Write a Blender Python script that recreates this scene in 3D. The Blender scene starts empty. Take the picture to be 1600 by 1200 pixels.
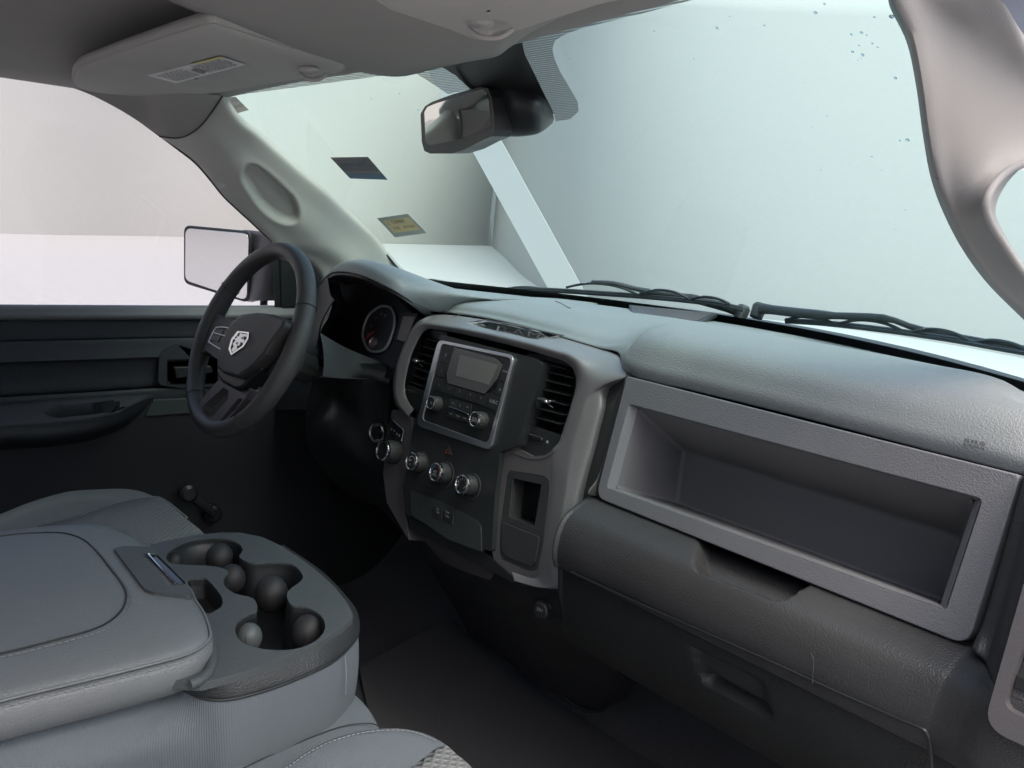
import bpy, bmesh, math, random
from mathutils import Vector, Matrix, noise
from mathutils.geometry import tessellate_polygon
random.seed(4)
R_ = math.radians
SC = bpy.context.scene
COL = SC.collection

# ------------------------------------------------------------------ camera, world, sun, exposure
FPX = 1387.0                                   # focal length in photograph pixels (1600 wide)
CAM = Vector((1.16, -0.72, 1.04))
def _cam_axes():
    a = Vector((-1230, -362, FPX)).normalized()        # towards world -x
    b = Vector((1600, -122, FPX)).normalized()         # towards world +y
    X = -a
    b = (b - X*b.dot(X)).normalized()
    Z = X.cross(b)
    return X, b, Z                                      # world axes in camera (x right, y down, z fwd)
AX, AY, AZ = _cam_axes()
cd = bpy.data.cameras.new('camera'); cam = bpy.data.objects.new('camera', cd); COL.objects.link(cam)
cd.sensor_width = 36; cd.lens = FPX/1600*36; cd.clip_start = 0.02; cd.clip_end = 500
right = Vector((AX[0], AY[0], AZ[0])); down = Vector((AX[1], AY[1], AZ[1])); fwd = Vector((AX[2], AY[2], AZ[2]))
m = Matrix((( right.x, -down.x, -fwd.x, CAM.x), (right.y, -down.y, -fwd.y, CAM.y), (right.z, -down.z, -fwd.z, CAM.z), (0, 0, 0, 1)))
cam.matrix_world = m
SC.camera = cam
SC.render.resolution_x = 1024; SC.render.resolution_y = 768

SUN_EL, SUN_AZ = 60, 96          # degrees; azimuth the light comes from, clockwise from +y
w = bpy.data.worlds.new("World"); SC.world = w; w.use_nodes = True
nt = w.node_tree; bg = nt.nodes['Background']
sky = nt.nodes.new('ShaderNodeTexSky'); sky.sky_type = 'NISHITA'; sky.sun_disc = False
sky.sun_elevation = R_(SUN_EL); sky.sun_rotation = R_(SUN_AZ); sky.dust_density = 6; sky.air_density = 1.0; sky.ozone_density = 1
nt.links.new(sky.outputs[0], bg.inputs[0]); bg.inputs[1].default_value = 0.15
sd = bpy.data.lights.new('sun', 'SUN'); sun = bpy.data.objects.new('sun', sd); COL.objects.link(sun)
sd.energy = 0.9; sd.angle = R_(80); sd.color = (1, .985, .965)
az = R_(SUN_AZ); el = R_(SUN_EL)
sdir = Vector((math.sin(az)*math.cos(el), math.cos(az)*math.cos(el), math.sin(el)))
sun.rotation_euler = sdir.to_track_quat('Z', 'Y').to_euler()
SC.view_settings.view_transform = 'Standard'; SC.view_settings.look = 'None'
SC.view_settings.exposure = 1.35; SC.view_settings.gamma = 1
SC.cycles.transparent_max_bounces = 16; SC.cycles.max_bounces = 10; SC.cycles.diffuse_bounces = 6

# ------------------------------------------------------------------ measuring helpers: a pixel of the photo -> a point on a real surface
def ray(px, py):
    d = ((px-800)/FPX, (py-600)/FPX, 1.0)
    return right*d[0] + down*d[1] + fwd*d[2]
def on(px, py, x=None, y=None, z=None):
    r = ray(px, py)
    for i, v in enumerate((x, y, z)):
        if v is not None: return CAM + r*((v-CAM[i])/r[i])
def proj(P):
    d = Vector(P)-CAM
    zc = d.dot(fwd)
    return (800+FPX*d.dot(right)/zc, 600+FPX*d.dot(down)/zc)
class PL:
    def __init__(s, p0, n, u=(1, 0, 0)):
        s.p = Vector(p0); s.n = Vector(n).normalized(); u = Vector(u)
        s.u = (u - s.n*u.dot(s.n)).normalized(); s.v = s.n.cross(s.u)
    def at(s, px, py, w=0):
        r = ray(px, py); p = s.p + s.n*w
        return CAM + r*((p-CAM).dot(s.n)/r.dot(s.n))
    def uv(s, px, py, w=0):
        d = s.at(px, py, w)-s.p; return Vector((d.dot(s.u), d.dot(s.v)))
    def pt(s, u, v, w=0): return s.p + s.u*u + s.v*v + s.n*w
    def up(s, w): return PL(s.p+s.n*w, s.n, s.u)

# ------------------------------------------------------------------ materials
MATS = {}
def mat(name, col, rough=.5, metal=0, kind=None, scale=400, bump=.3, var=.0, spec=.5, coat=0, dist=.0013):
    if name in MATS: return MATS[name]
    m = bpy.data.materials.new(name); m.use_nodes = True; MATS[name] = m
    t = m.node_tree; N = t.nodes; L = t.links; b = N['Principled BSDF']
    b.inputs['Base Color'].default_value = (*col, 1); b.inputs['Roughness'].default_value = rough
    b.inputs['Metallic'].default_value = metal; b.inputs['Specular IOR Level'].default_value = spec
    if coat: b.inputs['Coat Weight'].default_value = coat; b.inputs['Coat Roughness'].default_value = .1
    tc = N.new('ShaderNodeNewGeometry')
    if kind in ('leather', 'fabric', 'plastic', 'carpet', 'knit', 'hex', 'flake', 'felt'):
        bp = N.new('ShaderNodeBump'); bp.inputs['Distance'].default_value = dist; bp.inputs['Strength'].default_value = bump
        L.new(bp.outputs[0], b.inputs['Normal'])
        if kind == 'leather':
            nz = N.new('ShaderNodeTexNoise'); nz.inputs['Scale'].default_value = scale*.5; nz.inputs['Detail'].default_value = 2
            mx = N.new('ShaderNodeMixRGB'); mx.inputs[0].default_value = .0009
            L.new(tc.outputs['Position'], mx.inputs[1]); L.new(nz.outputs['Color'], mx.inputs[2]); L.new(tc.outputs['Position'], nz.inputs['Vector'])
            v = N.new('ShaderNodeTexVoronoi'); v.feature = 'SMOOTH_F1'; v.inputs['Scale'].default_value = scale
            v.inputs['Smoothness'].default_value = .4
            L.new(mx.outputs[0], v.inputs['Vector']); L.new(v.outputs['Distance'], bp.inputs['Height']); bp.invert = True
        elif kind == 'knit':        # fine vertical ribs of the seat fabric
            mp = N.new('ShaderNodeMapping'); mp.inputs['Rotation'].default_value = (0, 0, R_(8)); L.new(tc.outputs['Position'], mp.inputs[0])
            wv = N.new('ShaderNodeTexWave'); wv.inputs['Scale'].default_value = scale; wv.bands_direction = 'Y'; wv.inputs['Distortion'].default_value = .6
            nz = N.new('ShaderNodeTexNoise'); nz.inputs['Scale'].default_value = 900
            ad = N.new('ShaderNodeMath'); L.new(mp.outputs[0], wv.inputs['Vector']); L.new(tc.outputs['Position'], nz.inputs['Vector'])
            L.new(wv.outputs['Fac'], ad.inputs[0]); L.new(nz.outputs['Fac'], ad.inputs[1]); L.new(ad.outputs[0], bp.inputs['Height'])
        elif kind == 'hex':
            mp = N.new('ShaderNodeMapping'); mp.inputs['Rotation'].default_value = (0, 0, R_(45)); L.new(tc.outputs['Position'], mp.inputs[0])
            v = N.new('ShaderNodeTexVoronoi'); v.distance = 'CHEBYCHEV'; v.inputs['Scale'].default_value = scale; v.inputs['Randomness'].default_value = 0.0
            L.new(mp.outputs[0], v.inputs['Vector']); L.new(v.outputs['Distance'], bp.inputs['Height'])
        else:
            nz = N.new('ShaderNodeTexNoise'); nz.inputs['Scale'].default_value = scale; nz.inputs['Detail'].default_value = 4 if kind in ('carpet', 'felt') else 2
            L.new(tc.outputs['Position'], nz.inputs['Vector']); L.new(nz.outputs['Fac'], bp.inputs['Height'])
    if var:
        nz = N.new('ShaderNodeTexNoise'); nz.inputs['Scale'].default_value = scale if kind in ('flake', 'carpet') else 9
        nz.inputs['Detail'].default_value = 5
        L.new(tc.outputs['Position'], nz.inputs['Vector'])
        rp = N.new('ShaderNodeMapRange'); rp.inputs['From Min'].default_value = .3; rp.inputs['From Max'].default_value = .7
        rp.inputs['To Min'].default_value = 1-var; rp.inputs['To Max'].default_value = 1+var; L.new(nz.outputs['Fac'], rp.inputs['Value'])
        mu = N.new('ShaderNodeVectorMath'); mu.operation = 'SCALE'; mu.inputs[0].default_value = col; L.new(rp.outputs[0], mu.inputs['Scale'])
        L.new(mu.outputs[0], b.inputs['Base Color'])
        if kind not in ('flake', 'carpet'):
            r2 = N.new('ShaderNodeMapRange'); r2.inputs['To Min'].default_value = rough-.06; r2.inputs['To Max'].default_value = rough+.06
            r2.inputs['From Min'].default_value = .3; r2.inputs['From Max'].default_value = .7
            L.new(nz.outputs['Fac'], r2.inputs['Value']); L.new(r2.outputs[0], b.inputs['Roughness'])
    return m
def glass(name, tint, gloss=.06, rough=0.0):
    m = bpy.data.materials.new(name); m.use_nodes = True; MATS[name] = m
    t = m.node_tree; N = t.nodes; L = t.links; N.remove(N['Principled BSDF'])
    tr = N.new('ShaderNodeBsdfTransparent'); tr.inputs[0].default_value = (*tint, 1)
    gl = N.new('ShaderNodeBsdfGlossy'); gl.inputs['Roughness'].default_value = rough
    fr = N.new('ShaderNodeLayerWeight'); fr.inputs[0].default_value = .25
    mr = N.new('ShaderNodeMapRange'); mr.inputs['To Min'].default_value = gloss*.5; mr.inputs['To Max'].default_value = min(1, gloss*6)
    L.new(fr.outputs['Fresnel'], mr.inputs['Value'])
    mx = N.new('ShaderNodeMixShader'); L.new(mr.outputs[0], mx.inputs[0]); L.new(tr.outputs[0], mx.inputs[1]); L.new(gl.outputs[0], mx.inputs[2])
    L.new(mx.outputs[0], N['Material Output'].inputs[0]); return m
PAD = mat('slate_soft_vinyl', (.168, .184, .188), .41, 0, 'leather', 500, .42, .05)
GRAY = mat('mid_grey_grained_plastic', (.130, .136, .146), .52, 0, 'leather', 520, .36, .04)
GRAYS = mat('mid_grey_smooth_plastic', (.128, .130, .137), .6, 0, 'plastic', 900, .15, .04)
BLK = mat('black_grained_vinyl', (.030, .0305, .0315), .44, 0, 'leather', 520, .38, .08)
DARK = mat('dark_smooth_plastic', (.016, .018, .019), .45, 0, 'plastic', 1200, .12, .06)
BLACK = mat('deep_black_plastic', (.011, .012, .013), .4, 0, 'plastic', 900, .1)
GLOSSB = mat('glossy_black_plastic', (.012, .013, .014), .18)
SILV = mat('satin_titanium_plastic', (.185, .181, .185), .42, .3, 'flake', 1000, .15, .16)
SILVD = mat('dark_titanium_plastic', (.11, .10, .105), .42, .3, 'flake', 1500, .12, .10)
CHR = mat('chrome', (.82, .83, .84), .12, 1)
SATCHR = mat('satin_chrome', (.78, .79, .80), .30, 1)
HEAD = mat('headliner_cloth', (.29, .285, .275), .95, 0, 'felt', 1100, .5, .03, spec=.1)
VISOR = mat('visor_cloth', (.40, .392, .378), .95, 0, 'felt', 1100, .5, .04, spec=.1)
PILL = mat('pillar_trim_plastic', (.43, .425, .395), .62, 0, 'plastic', 800, .2, .03, spec=.3)
PILLR = mat('pillar_trim_taupe', (.27, .265, .26), .55, 0, 'plastic', 800, .2, .03, spec=.3)
KNIT = mat('ribbed_grey_seat_cloth', (.138, .160, .176), .95, 0, 'knit', 190, .6, .04, spec=.15)
SEAT = mat('grey_vinyl_seat_skin', (.175, .195, .205), .5, 0, 'leather', 420, .5, .04, spec=.4)
SEATD = mat('driver_seat_cloth', (.18, .196, .19), .85, 0, 'knit', 200, .5, .04, spec=.2)
HEXF = mat('quilted_seat_insert', (.16, .17, .17), .9, 0, 'hex', 105, 1.0, .04, spec=.2, dist=.004)
LID = mat('armrest_vinyl', (.148, .161, .164), .48, 0, 'leather', 480, .45, .04, spec=.45)
TRAY = mat('console_tray_plastic', (.068, .078, .080), .52, 0, 'leather', 500, .45, .04, spec=.4)
RUB = mat('black_rubber', (.016, .016, .017), .62, 0, 'plastic', 500, .1)
RUBG = mat('grey_rubber', (.075, .085, .085), .5)
CARP = mat('black_carpet', (.075, .075, .08), 1, 0, 'carpet', 900, 1.0, .45, spec=.05, dist=.002)
DOORM = mat('door_dark_vinyl', (.027, .029, .034), .68, 0, 'leather', 480, .5, .08)
DOORT = mat('door_top_vinyl', (.11, .108, .112), .5, 0, 'leather', 480, .4, .05)
WHEELM = mat('wheel_grained_urethane', (.055, .055, .053), .40, 0, 'leather', 600, .5, .08)
WHEELS = mat('wheel_hub_plastic', (.035, .034, .034), .48, 0, 'leather', 900, .3, .06)
THREAD = mat('grey_thread', (.20, .215, .225), .8)
WHITEP = mat('white_print', (.62, .64, .64), .6)
GREYP = mat('dim_print', (.40, .41, .41), .6)
REDP = mat('red_print', (.42, .05, .045), .5)
BLUEP = mat('blue_print', (.08, .22, .36), .5)
SCREEN = mat('display_film', (.16, .155, .15), .35)  # warm grey reflection on the screen, painted into its base colour
SCREENB = mat('display_border', (.10, .095, .098), .25)  # same painted reflection, a darker grey for the screen border
WPAINT = mat('white_car_paint', (.55, .57, .575), .3, 0, None, coat=.6)
WALLM = mat('white_painted_wall', (.39, .39, .38), .9, 0, 'plastic', 3, .1, .015, spec=.1)
FLOORM = mat('pale_concrete_floor', (.385, .38, .38), .75, 0, 'plastic', 2, .15, .05, spec=.2)
WALLG = mat('white_matt_wall', (.66, .64, .615), .9, 0, 'plastic', 3, .1, .02, spec=.1)
WALLW = mat('bright_white_panel', (.54, .54, .53), .8, 0, None, spec=.1)
MIRR = mat('mirror_silvering', (.78, .775, .77), .02, 1)
WSG = glass('tinted_windshield_glass', (.695, .89, .87), .05)
SDG = glass('clear_door_glass', (.68, .69, .715), .03)
LENS = glass('smoked_cluster_lens', (.88, .88, .88), .07, .05)

# ------------------------------------------------------------------ object helpers
BASE = {}
def reg(o, label=None, cat=None, group=None, kind=None):
    if label: o['label'] = label
    if cat: o['category'] = cat
    if group: o['group'] = group
    if kind: o['kind'] = kind
    return o
def thing(name, loc, label, cat, group=None):
    o = bpy.data.objects.new(name, None); COL.objects.link(o); o.location = loc; BASE[o.name] = Vector(loc)
    o.empty_display_size = .05
    return reg(o, label, cat, group)
def mk(name, verts, faces, m, parent=None, bevel=0, seg=3, smooth=True, solid=0, ang=38, sub=0, label=None):
    off = BASE.get(parent.name, Vector()) if parent else Vector()
    me = bpy.data.meshes.new(name); me.from_pydata([Vector(v)-off for v in verts], [], faces); me.validate()
    if smooth:
        me.shade_smooth()
        if not sub: me.set_sharp_from_angle(angle=R_(ang))
    me.materials.append(m)
    o = bpy.data.objects.new(name, me); COL.objects.link(o)
    if parent: o.parent = parent; BASE[o.name] = off
    if solid:
        s = o.modifiers.new('solid', 'SOLIDIFY'); s.thickness = abs(solid); s.offset = -1 if solid > 0 else 1
    if bevel:
        b = o.modifiers.new('bevel', 'BEVEL'); b.width = bevel; b.segments = seg; b.limit_method = 'ANGLE'; b.angle_limit = R_(35)
        b.harden_normals = True; b.use_clamp_overlap = True
    if sub:
        s = o.modifiers.new('sub', 'SUBSURF'); s.levels = s.render_levels = sub
    if label: o['label'] = label
    return o
def rnd2(pts, r, seg=6):
    """round the corners of a 2D polygon; r a number or one per corner"""
    n = len(pts); out = []
    for i in range(n):
        p, a, b = Vector(pts[i]), Vector(pts[i-1]), Vector(pts[(i+1) % n])
        rr = r[i] if isinstance(r, (list, tuple)) else r
        da, db = (a-p), (b-p); la, lb = da.length, db.length
        if rr <= 0 or la < 1e-7 or lb < 1e-7: out.append(p); continue
        da /= la; db /= lb
        ang = math.acos(max(-1, min(1, da.dot(db))))
        t = min(rr/math.tan(max(ang/2, .05)), la*.48, lb*.48)
        s, e = p+da*t, p+db*t
        for k in range(seg+1):
            f = k/seg; out.append(s*(1-f)**2 + p*2*f*(1-f) + e*f*f)
    return out
def smooth2(pts, k=4):
    """closed Catmull-Rom through 2D points"""
    n = len(pts); out = []
    P = [Vector(p) for p in pts]
    for i in range(n):
        p0, p1, p2, p3 = P[i-1], P[i], P[(i+1) % n], P[(i+2) % n]
        for j in range(k):
            t = j/k
            out.append(.5*((2*p1)+(p2-p0)*t+(2*p0-5*p1+4*p2-p3)*t*t+(3*p1-p0-3*p2+p3)*t**3))
    return out
def plate2(name, pl, outer, m, parent=None, w0=-.01, w1=0, holes=(), bevel=.001, seg=3, wall=None, label=None, taper=0):
    """solid plate on a plane from 2D (u,v) outlines"""
    loops = [outer]+list(holes)
    fl = [[Vector((p[0], p[1], 0)) for p in l] for l in loops]
    tri = tessellate_polygon(fl)
    flat = [p for l in loops for p in l]; n = len(flat)
    cen = sum((Vector(p) for p in outer), Vector((0, 0)))/len(outer)
    V = [pl.pt(p[0], p[1], w1) for p in flat]
    for i, p in enumerate(flat):
        q = Vector(p)
        if taper: q = cen+(q-cen)*(1+taper)
        V.append(pl.pt(q[0], q[1], w0))
    F = []
    for t in tri:
        a, b, c = (V[i] for i in t)
        if (b-a).cross(c-a).dot(pl.n) < 0: t = (t[0], t[2], t[1])
        if (b-a).cross(c-a).length < 1e-14: continue
        F.append(tuple(t)); F.append(tuple(i+n for i in reversed(t)))
    s = 0
    for li, l in enumerate(loops):
        k = len(l)
        area = sum(l[i-1][0]*l[i][1]-l[i][0]*l[i-1][1] for i in range(k))
        flip = (area > 0) == (li == 0)
        for i in range(k):
            a, b = s+i, s+(i+1) % k
            F.append((a, a+n, b+n, b) if flip else (b, b+n, a+n, a))
        s += k
    # merge coplanar triangles so that bevels stay clean
    o = mk(name, V, F, m, parent, 0, label=label)
    me = o.data; bm = bmesh.new(); bm.from_mesh(me)
    bmesh.ops.dissolve_limit(bm, angle_limit=R_(.5), verts=[], edges=[e for e in bm.edges if e.is_manifold and e.calc_face_angle(1) < R_(.4)])
    bmesh.ops.recalc_face_normals(bm, faces=bm.faces)
    bm.to_mesh(me); bm.free(); me.shade_smooth(); me.set_sharp_from_angle(angle=R_(38))
    if bevel:
        b = o.modifiers.new('bevel', 'BEVEL'); b.width = bevel; b.segments = seg; b.limit_method = 'ANGLE'; b.angle_limit = R_(40)
        b.harden_normals = True; b.use_clamp_overlap = True
    return o
def plate(name, pl, px, m, parent=None, w0=-.01, w1=0, holes=(), bevel=.001, rad=0, sm=0, hrad=0, hsm=0, **k):
    """the same from photo pixels, measured on the front face of the plate"""
    f = lambda l, r, s: smooth2([pl.uv(*p, w1) for p in l], s) if s else rnd2([pl.uv(*p, w1) for p in l], r)
    return plate2(name, pl, f(px, rad, sm), m, parent, w0, w1, [f(h, hrad, hsm) for h in holes], bevel, **k)
def cr(P, k):
    out = []
    n = len(P)
    for i in range(n-1):
        p0, p1, p2, p3 = P[max(i-1, 0)], P[i], P[i+1], P[min(i+2, n-1)]
        for j in range(k):
            t = j/k
            out.append(.5*((2*p1)+(p2-p0)*t+(2*p0-5*p1+4*p2-p3)*t*t+(3*p1-p0-3*p2+p3)*t**3))
    out.append(P[-1]); return out
def patch(name, rows, m, parent=None, ku=4, kv=4, solid=0, disp=None, label=None, flip=False, closeu=False):
    rows = [cr([Vector(p) for p in r], ku) for r in rows]
    cols = [cr([r[i] for r in rows], kv) for i in range(len(rows[0]))]
    nu, nv = len(cols), len(cols[0])
    V = [cols[i][j] for j in range(nv) for i in range(nu)]
    F = []
    for j in range(nv-1):
        for i in range(nu-1):
            q = (j*nu+i, j*nu+i+1, (j+1)*nu+i+1, (j+1)*nu+i)
            F.append(q[::-1] if flip else q)
    if disp:
        W = []
        for j in range(nv):
            for i in range(nu):
                du = V[j*nu+min(i+1, nu-1)]-V[j*nu+max(i-1, 0)]; dv = V[min(j+1, nv-1)*nu+i]-V[max(j-1, 0)*nu+i]
                nn = du.cross(dv)
                if nn.length > 1e-12: nn.normalize()
                if nn.dot(CAM-V[j*nu+i]) < 0: nn = -nn
                dd_ = disp(*proj(V[j*nu+i])); W.append(V[j*nu+i]+(dd_ if isinstance(dd_, Vector) else nn*dd_))
        V = W
    return mk(name, V, F, m, parent, solid=solid, label=label, ang=60)
def tube(name, pts, r, m, parent=None, seg=8, k=1, closed=False, label=None, flat=1.0):
    P = [Vector(p) for p in pts]
    if k > 1:
        if closed:
            n = len(P); Q = []
            for i in range(n):
                p0, p1, p2, p3 = P[i-1], P[i], P[(i+1) % n], P[(i+2) % n]
                for j in range(k):
                    t = j/k; Q.append(.5*((2*p1)+(p2-p0)*t+(2*p0-5*p1+4*p2-p3)*t*t+(3*p1-p0-3*p2+p3)*t**3))
            P = Q
        else: P = cr(P, k)
    n = len(P); V = []; F = []; up = Vector((0, 0, 1)); prev = None
    for i, p in enumerate(P):
        if closed: d = P[(i+1) % n]-P[i-1]
        else: d = P[min(i+1, n-1)]-P[max(i-1, 0)]
        d.normalize()
        if prev is None: prev = d.orthogonal().normalized() if abs(d.z) > .9 else (up-d*up.dot(d)).normalized()
        prev = (prev-d*prev.dot(d)).normalized(); s = d.cross(prev)
        rr = r[i*(len(r)-1)//max(n-1, 1)] if isinstance(r, (list, tuple)) else r
        for q in range(seg):
            a = 2*math.pi*q/seg; V.append(p+prev*math.cos(a)*rr*flat+s*math.sin(a)*rr)
    for i in range(n if closed else n-1):
        for q in range(seg):
            a, b = i*seg+q, i*seg+(q+1) % seg; j = (i+1) % n
            F.append((a, b, j*seg+(q+1) % seg, j*seg+q))
    if not closed: F.append(tuple(range(seg))[::-1]); F.append(tuple((n-1)*seg+q for q in range(seg)))
    return mk(name, V, F, m, parent, label=label, ang=50)
def lathe(name, c, ax, prof, m, parent=None, seg=40, ridges=0, label=None):
    """prof: (radius, height along axis) list"""
    ax = Vector(ax).normalized(); a = ax.orthogonal().normalized(); b = ax.cross(a); c = Vector(c); V = []; F = []
    for i, (r, h) in enumerate(prof):
        for q in range(seg):
            t = 2*math.pi*q/seg; rr = r*(1+(ridges if q % 2 else 0)*(1 if r > 1e-5 else 0))
            V.append(c+ax*h+(a*math.cos(t)+b*math.sin(t))*rr)
    for i in range(len(prof)-1):
        for q in range(seg): F.append((i*seg+q, i*seg+(q+1) % seg, (i+1)*seg+(q+1) % seg, (i+1)*seg+q))
    F.append(tuple(range(seg))[::-1]); F.append(tuple((len(prof)-1)*seg+q for q in range(seg)))
    return mk(name, V, F, m, parent, ang=35, label=label)
def ell(name, c, r, m, parent=None, rot=None, seg=24, label=None):
    V = []; F = []; c = Vector(c); rot = rot or Matrix.Identity(3)
    n2 = seg//2
    for i in range(n2+1):
        for q in range(seg):
            th = math.pi*i/n2; ph = 2*math.pi*q/seg
            V.append(c+rot@Vector((r[0]*math.sin(th)*math.cos(ph), r[1]*math.sin(th)*math.sin(ph), r[2]*math.cos(th))))
    for i in range(n2):
        for q in range(seg): F.append((i*seg+q, (i+1)*seg+q, (i+1)*seg+(q+1) % seg, i*seg+(q+1) % seg))
    o = mk(name, V, F, m, parent, ang=180, label=label)
    return o
def text(name, s, pl, px, size, m, parent=None, w=.0005, mirror=False, rot=0, depth=0, align='CENTER'):
    cu = bpy.data.curves.new(name, 'FONT'); cu.body = s; cu.align_x = align; cu.align_y = 'CENTER'; cu.size = 1; cu.resolution_u = 3
    tmp = bpy.data.objects.new(name+'_tmp', cu); COL.objects.link(tmp)
    dg = bpy.context.evaluated_depsgraph_get(); me0 = bpy.data.meshes.new_from_object(tmp.evaluated_get(dg))
    COL.objects.unlink(tmp); bpy.data.objects.remove(tmp)
    c = pl.uv(*px, w); ca, sa = math.cos(R_(rot)), math.sin(R_(rot)); V = []
    for v in me0.vertices:
        x, y = v.co.x*size*(-1 if mirror else 1), v.co.y*size
        V.append(pl.pt(c.x+x*ca-y*sa, c.y+x*sa+y*ca, w))
    return mk(name, V, [tuple(p.vertices) for p in me0.polygons], m, parent, smooth=False)
def inpoly(x, y, P):
    c = False; n = len(P)
    for i in range(n):
        x1, y1 = P[i]; x2, y2 = P[i-1]
        if (y1 > y) != (y2 > y) and x < (x2-x1)*(y-y1)/(y2-y1)+x1: c = not c
    return c
def dpoly(x, y, P):
    """signed distance in pixels, positive inside"""
    d = 1e9; n = len(P)
    for i in range(n):
        x1, y1 = P[i-1]; x2, y2 = P[i]; dx, dy = x2-x1, y2-y1
        t = max(0, min(1, ((x-x1)*dx+(y-y1)*dy)/(dx*dx+dy*dy+1e-9)))
        d = min(d, math.hypot(x-x1-t*dx, y-y1-t*dy))
    return d if inpoly(x, y, P) else -d
def sst(a, b, x):
    t = max(0, min(1, (x-a)/(b-a))); return t*t*(3-2*t)
def stitch(name, pts, parent, step=.008, r=.0007, m=None, k=6):
    """row of separate thread stitches, one joined part"""
    P = cr([Vector(p) for p in pts], k); V = []; F = []; acc = 0
    i = 0; pos = [P[0]]
    for a, b in zip(P, P[1:]):
        L = (b-a).length; d = 0
        while acc+L-d >= step/2:
            d += step/2-acc; acc = 0; pos.append(a+(b-a)*(d/L))
        acc += L-d
    for j in range(0, len(pos)-1, 2):
        a, b = pos[j], pos[j]+(pos[j+1]-pos[j])*1.4; d = (b-a).normalized(); s = d.cross(Vector((0, 0, 1))).normalized(); u = s.cross(d)
        q = len(V)
        for p, rr in ((a, .5), (a*.75+b*.25, 1), (a*.25+b*.75, 1), (b, .5)):
            for (x, y) in ((1, 0), (0, 1), (-1, 0), (0, -1)): V.append(p+s*x*r*rr+u*y*r*rr)
        for t in range(3):
            for e in range(4): F.append((q+t*4+e, q+t*4+(e+1) % 4, q+t*4+4+(e+1) % 4, q+t*4+4+e))
    return mk(name, V, F, m or THREAD, parent)

# ================================================================== THE SETTING: a large white photo hall
GZ = -0.65
mk('studio_floor', [(-140, -140, GZ), (140, -140, GZ), (140, 140, GZ), (-140, 140, GZ)], [(0, 1, 2, 3)], FLOORM, smooth=False)['kind'] = 'structure'
def wallstrip(name, pts, m):
    P = cr([Vector((x, y, 0)) for x, y in pts], 8); V = []; n = len(P)
    for h in [-1]+list(range(13)):
        for ip, p in enumerate(P):
            D = math.hypot(p.x-CAM.x, p.y-CAM.y); H = 1.6+.36*D
            d = Vector((p.x-CAM.x, p.y-CAM.y, 0))/D
            f = max(h, 0)/12; lean = (.12+.10*sst(24, 34, ip)+.50*sst(33, 43, ip)+.28*sst(48, 80, ip))*(sst(2, 9, p.y) if ip > 62 else 1)          # made-up outward lean, shaped to brighten the wall towards the front
            V.append((p.x+d.x*H*.85*f**1.25*lean, p.y+d.y*H*.85*f**1.25*lean, GZ+H*f-(2 if h < 0 else 0)))
    F = [(j*n+i, j*n+i+1, (j+1)*n+i+1, (j+1)*n+i) for j in range(13) for i in range(n-1)]
    o = mk(name, V, F, m, ang=60, solid=.3); o['kind'] = 'structure'; return o
wallstrip('hall_wall', [(-20, -17), (-27.5, -14), (-27, -5), (-29, 5.3), (-32.5, 12), (-35.5, 22), (-39.9, 32.0), (-40.6, 33.6), (-40.5, 33.85), (-40.2, 33.6), (-38, 31.9), (-28.8, 24.9), (-17.1, 16), (-9, 11.2), (0, 10.5), (9, 11.5), (13.5, 7), (15, 0), (13, -8), (6, -15), (-8, -18), (-20, -17)], WALLM)
o = plate('leaning_panel', PL((0, 10.5, 0), (0, -1, 0)), [(628, 36), (682, 36), (905, 441), (1000, 613), (946, 613), (851, 441)], WALLW, w0=-.006, w1=0, bevel=0)
reg(o, 'long bright white panel leaning diagonally against the grey wall beyond the windshield', 'panel')

# ================================================================== HOOD AND COWL (outside, seen low through the windshield)
def yb(x): return .945-.55*(x-.05)**2                # glass base line
def ytp(x): return .125-.12*(x-.0)**2                # glass top line
def gy(x, z):
    t = (z-.865)/(1.27-.865); return yb(x)*(1-t)+ytp(x)*t + .055*4*t*(1-t)
def GS(px, py, off=0.0):
    """point on the windshield (off > 0: outside it)"""
    r = ray(px, py); a, b = .2, 3.0
    f = lambda s: (CAM.y+r.y*s) - (gy(CAM.x+r.x*s, CAM.z+r.z*s)+off)
    s = a; prev = f(a)
    while s < b:
        s2 = s+.02; cur = f(s2)
        if prev < 0 <= cur:
            lo, hi = s, s2
            for _ in range(30):
                mid = (lo+hi)/2
                if f(mid) < 0: lo = mid
                else: hi = mid
            return CAM+r*lo
        s, prev = s2, cur
    return CAM+r*1.5
hood = thing('truck_hood', (0, 1.3, .8), 'white painted hood seen as slivers below the wiper blades', 'hood')
xs = [-.95, -.7, -.45, -.2, .05, .3, .55, .8, .98]
patch('hood_panel', [[(x, yb(x)+.20, .805-.04*x*x) for x in xs], [(x, yb(x)+.26, .815-.04*x*x) for x in xs], [(x, 1.5, .822-.06*x*x) for x in xs],
      [(x, 2.0, .78-.08*x*x) for x in xs], [(x, 2.35, .70-.1*x*x) for x in xs]], WPAINT, hood, 3, 3, solid=.004)
patch('cowl_panel', [[(x, yb(x)-.02, .838-.02*x*x) for x in xs], [(x, yb(x)+.05, .850-.02*x*x) for x in xs], [(x, yb(x)+.11, .862-.02*x*x) for x in xs], [(x, yb(x)+.2, .83-.05*x*x) for x in xs]], BLACK, hood, 3, 2, solid=.004)

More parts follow.
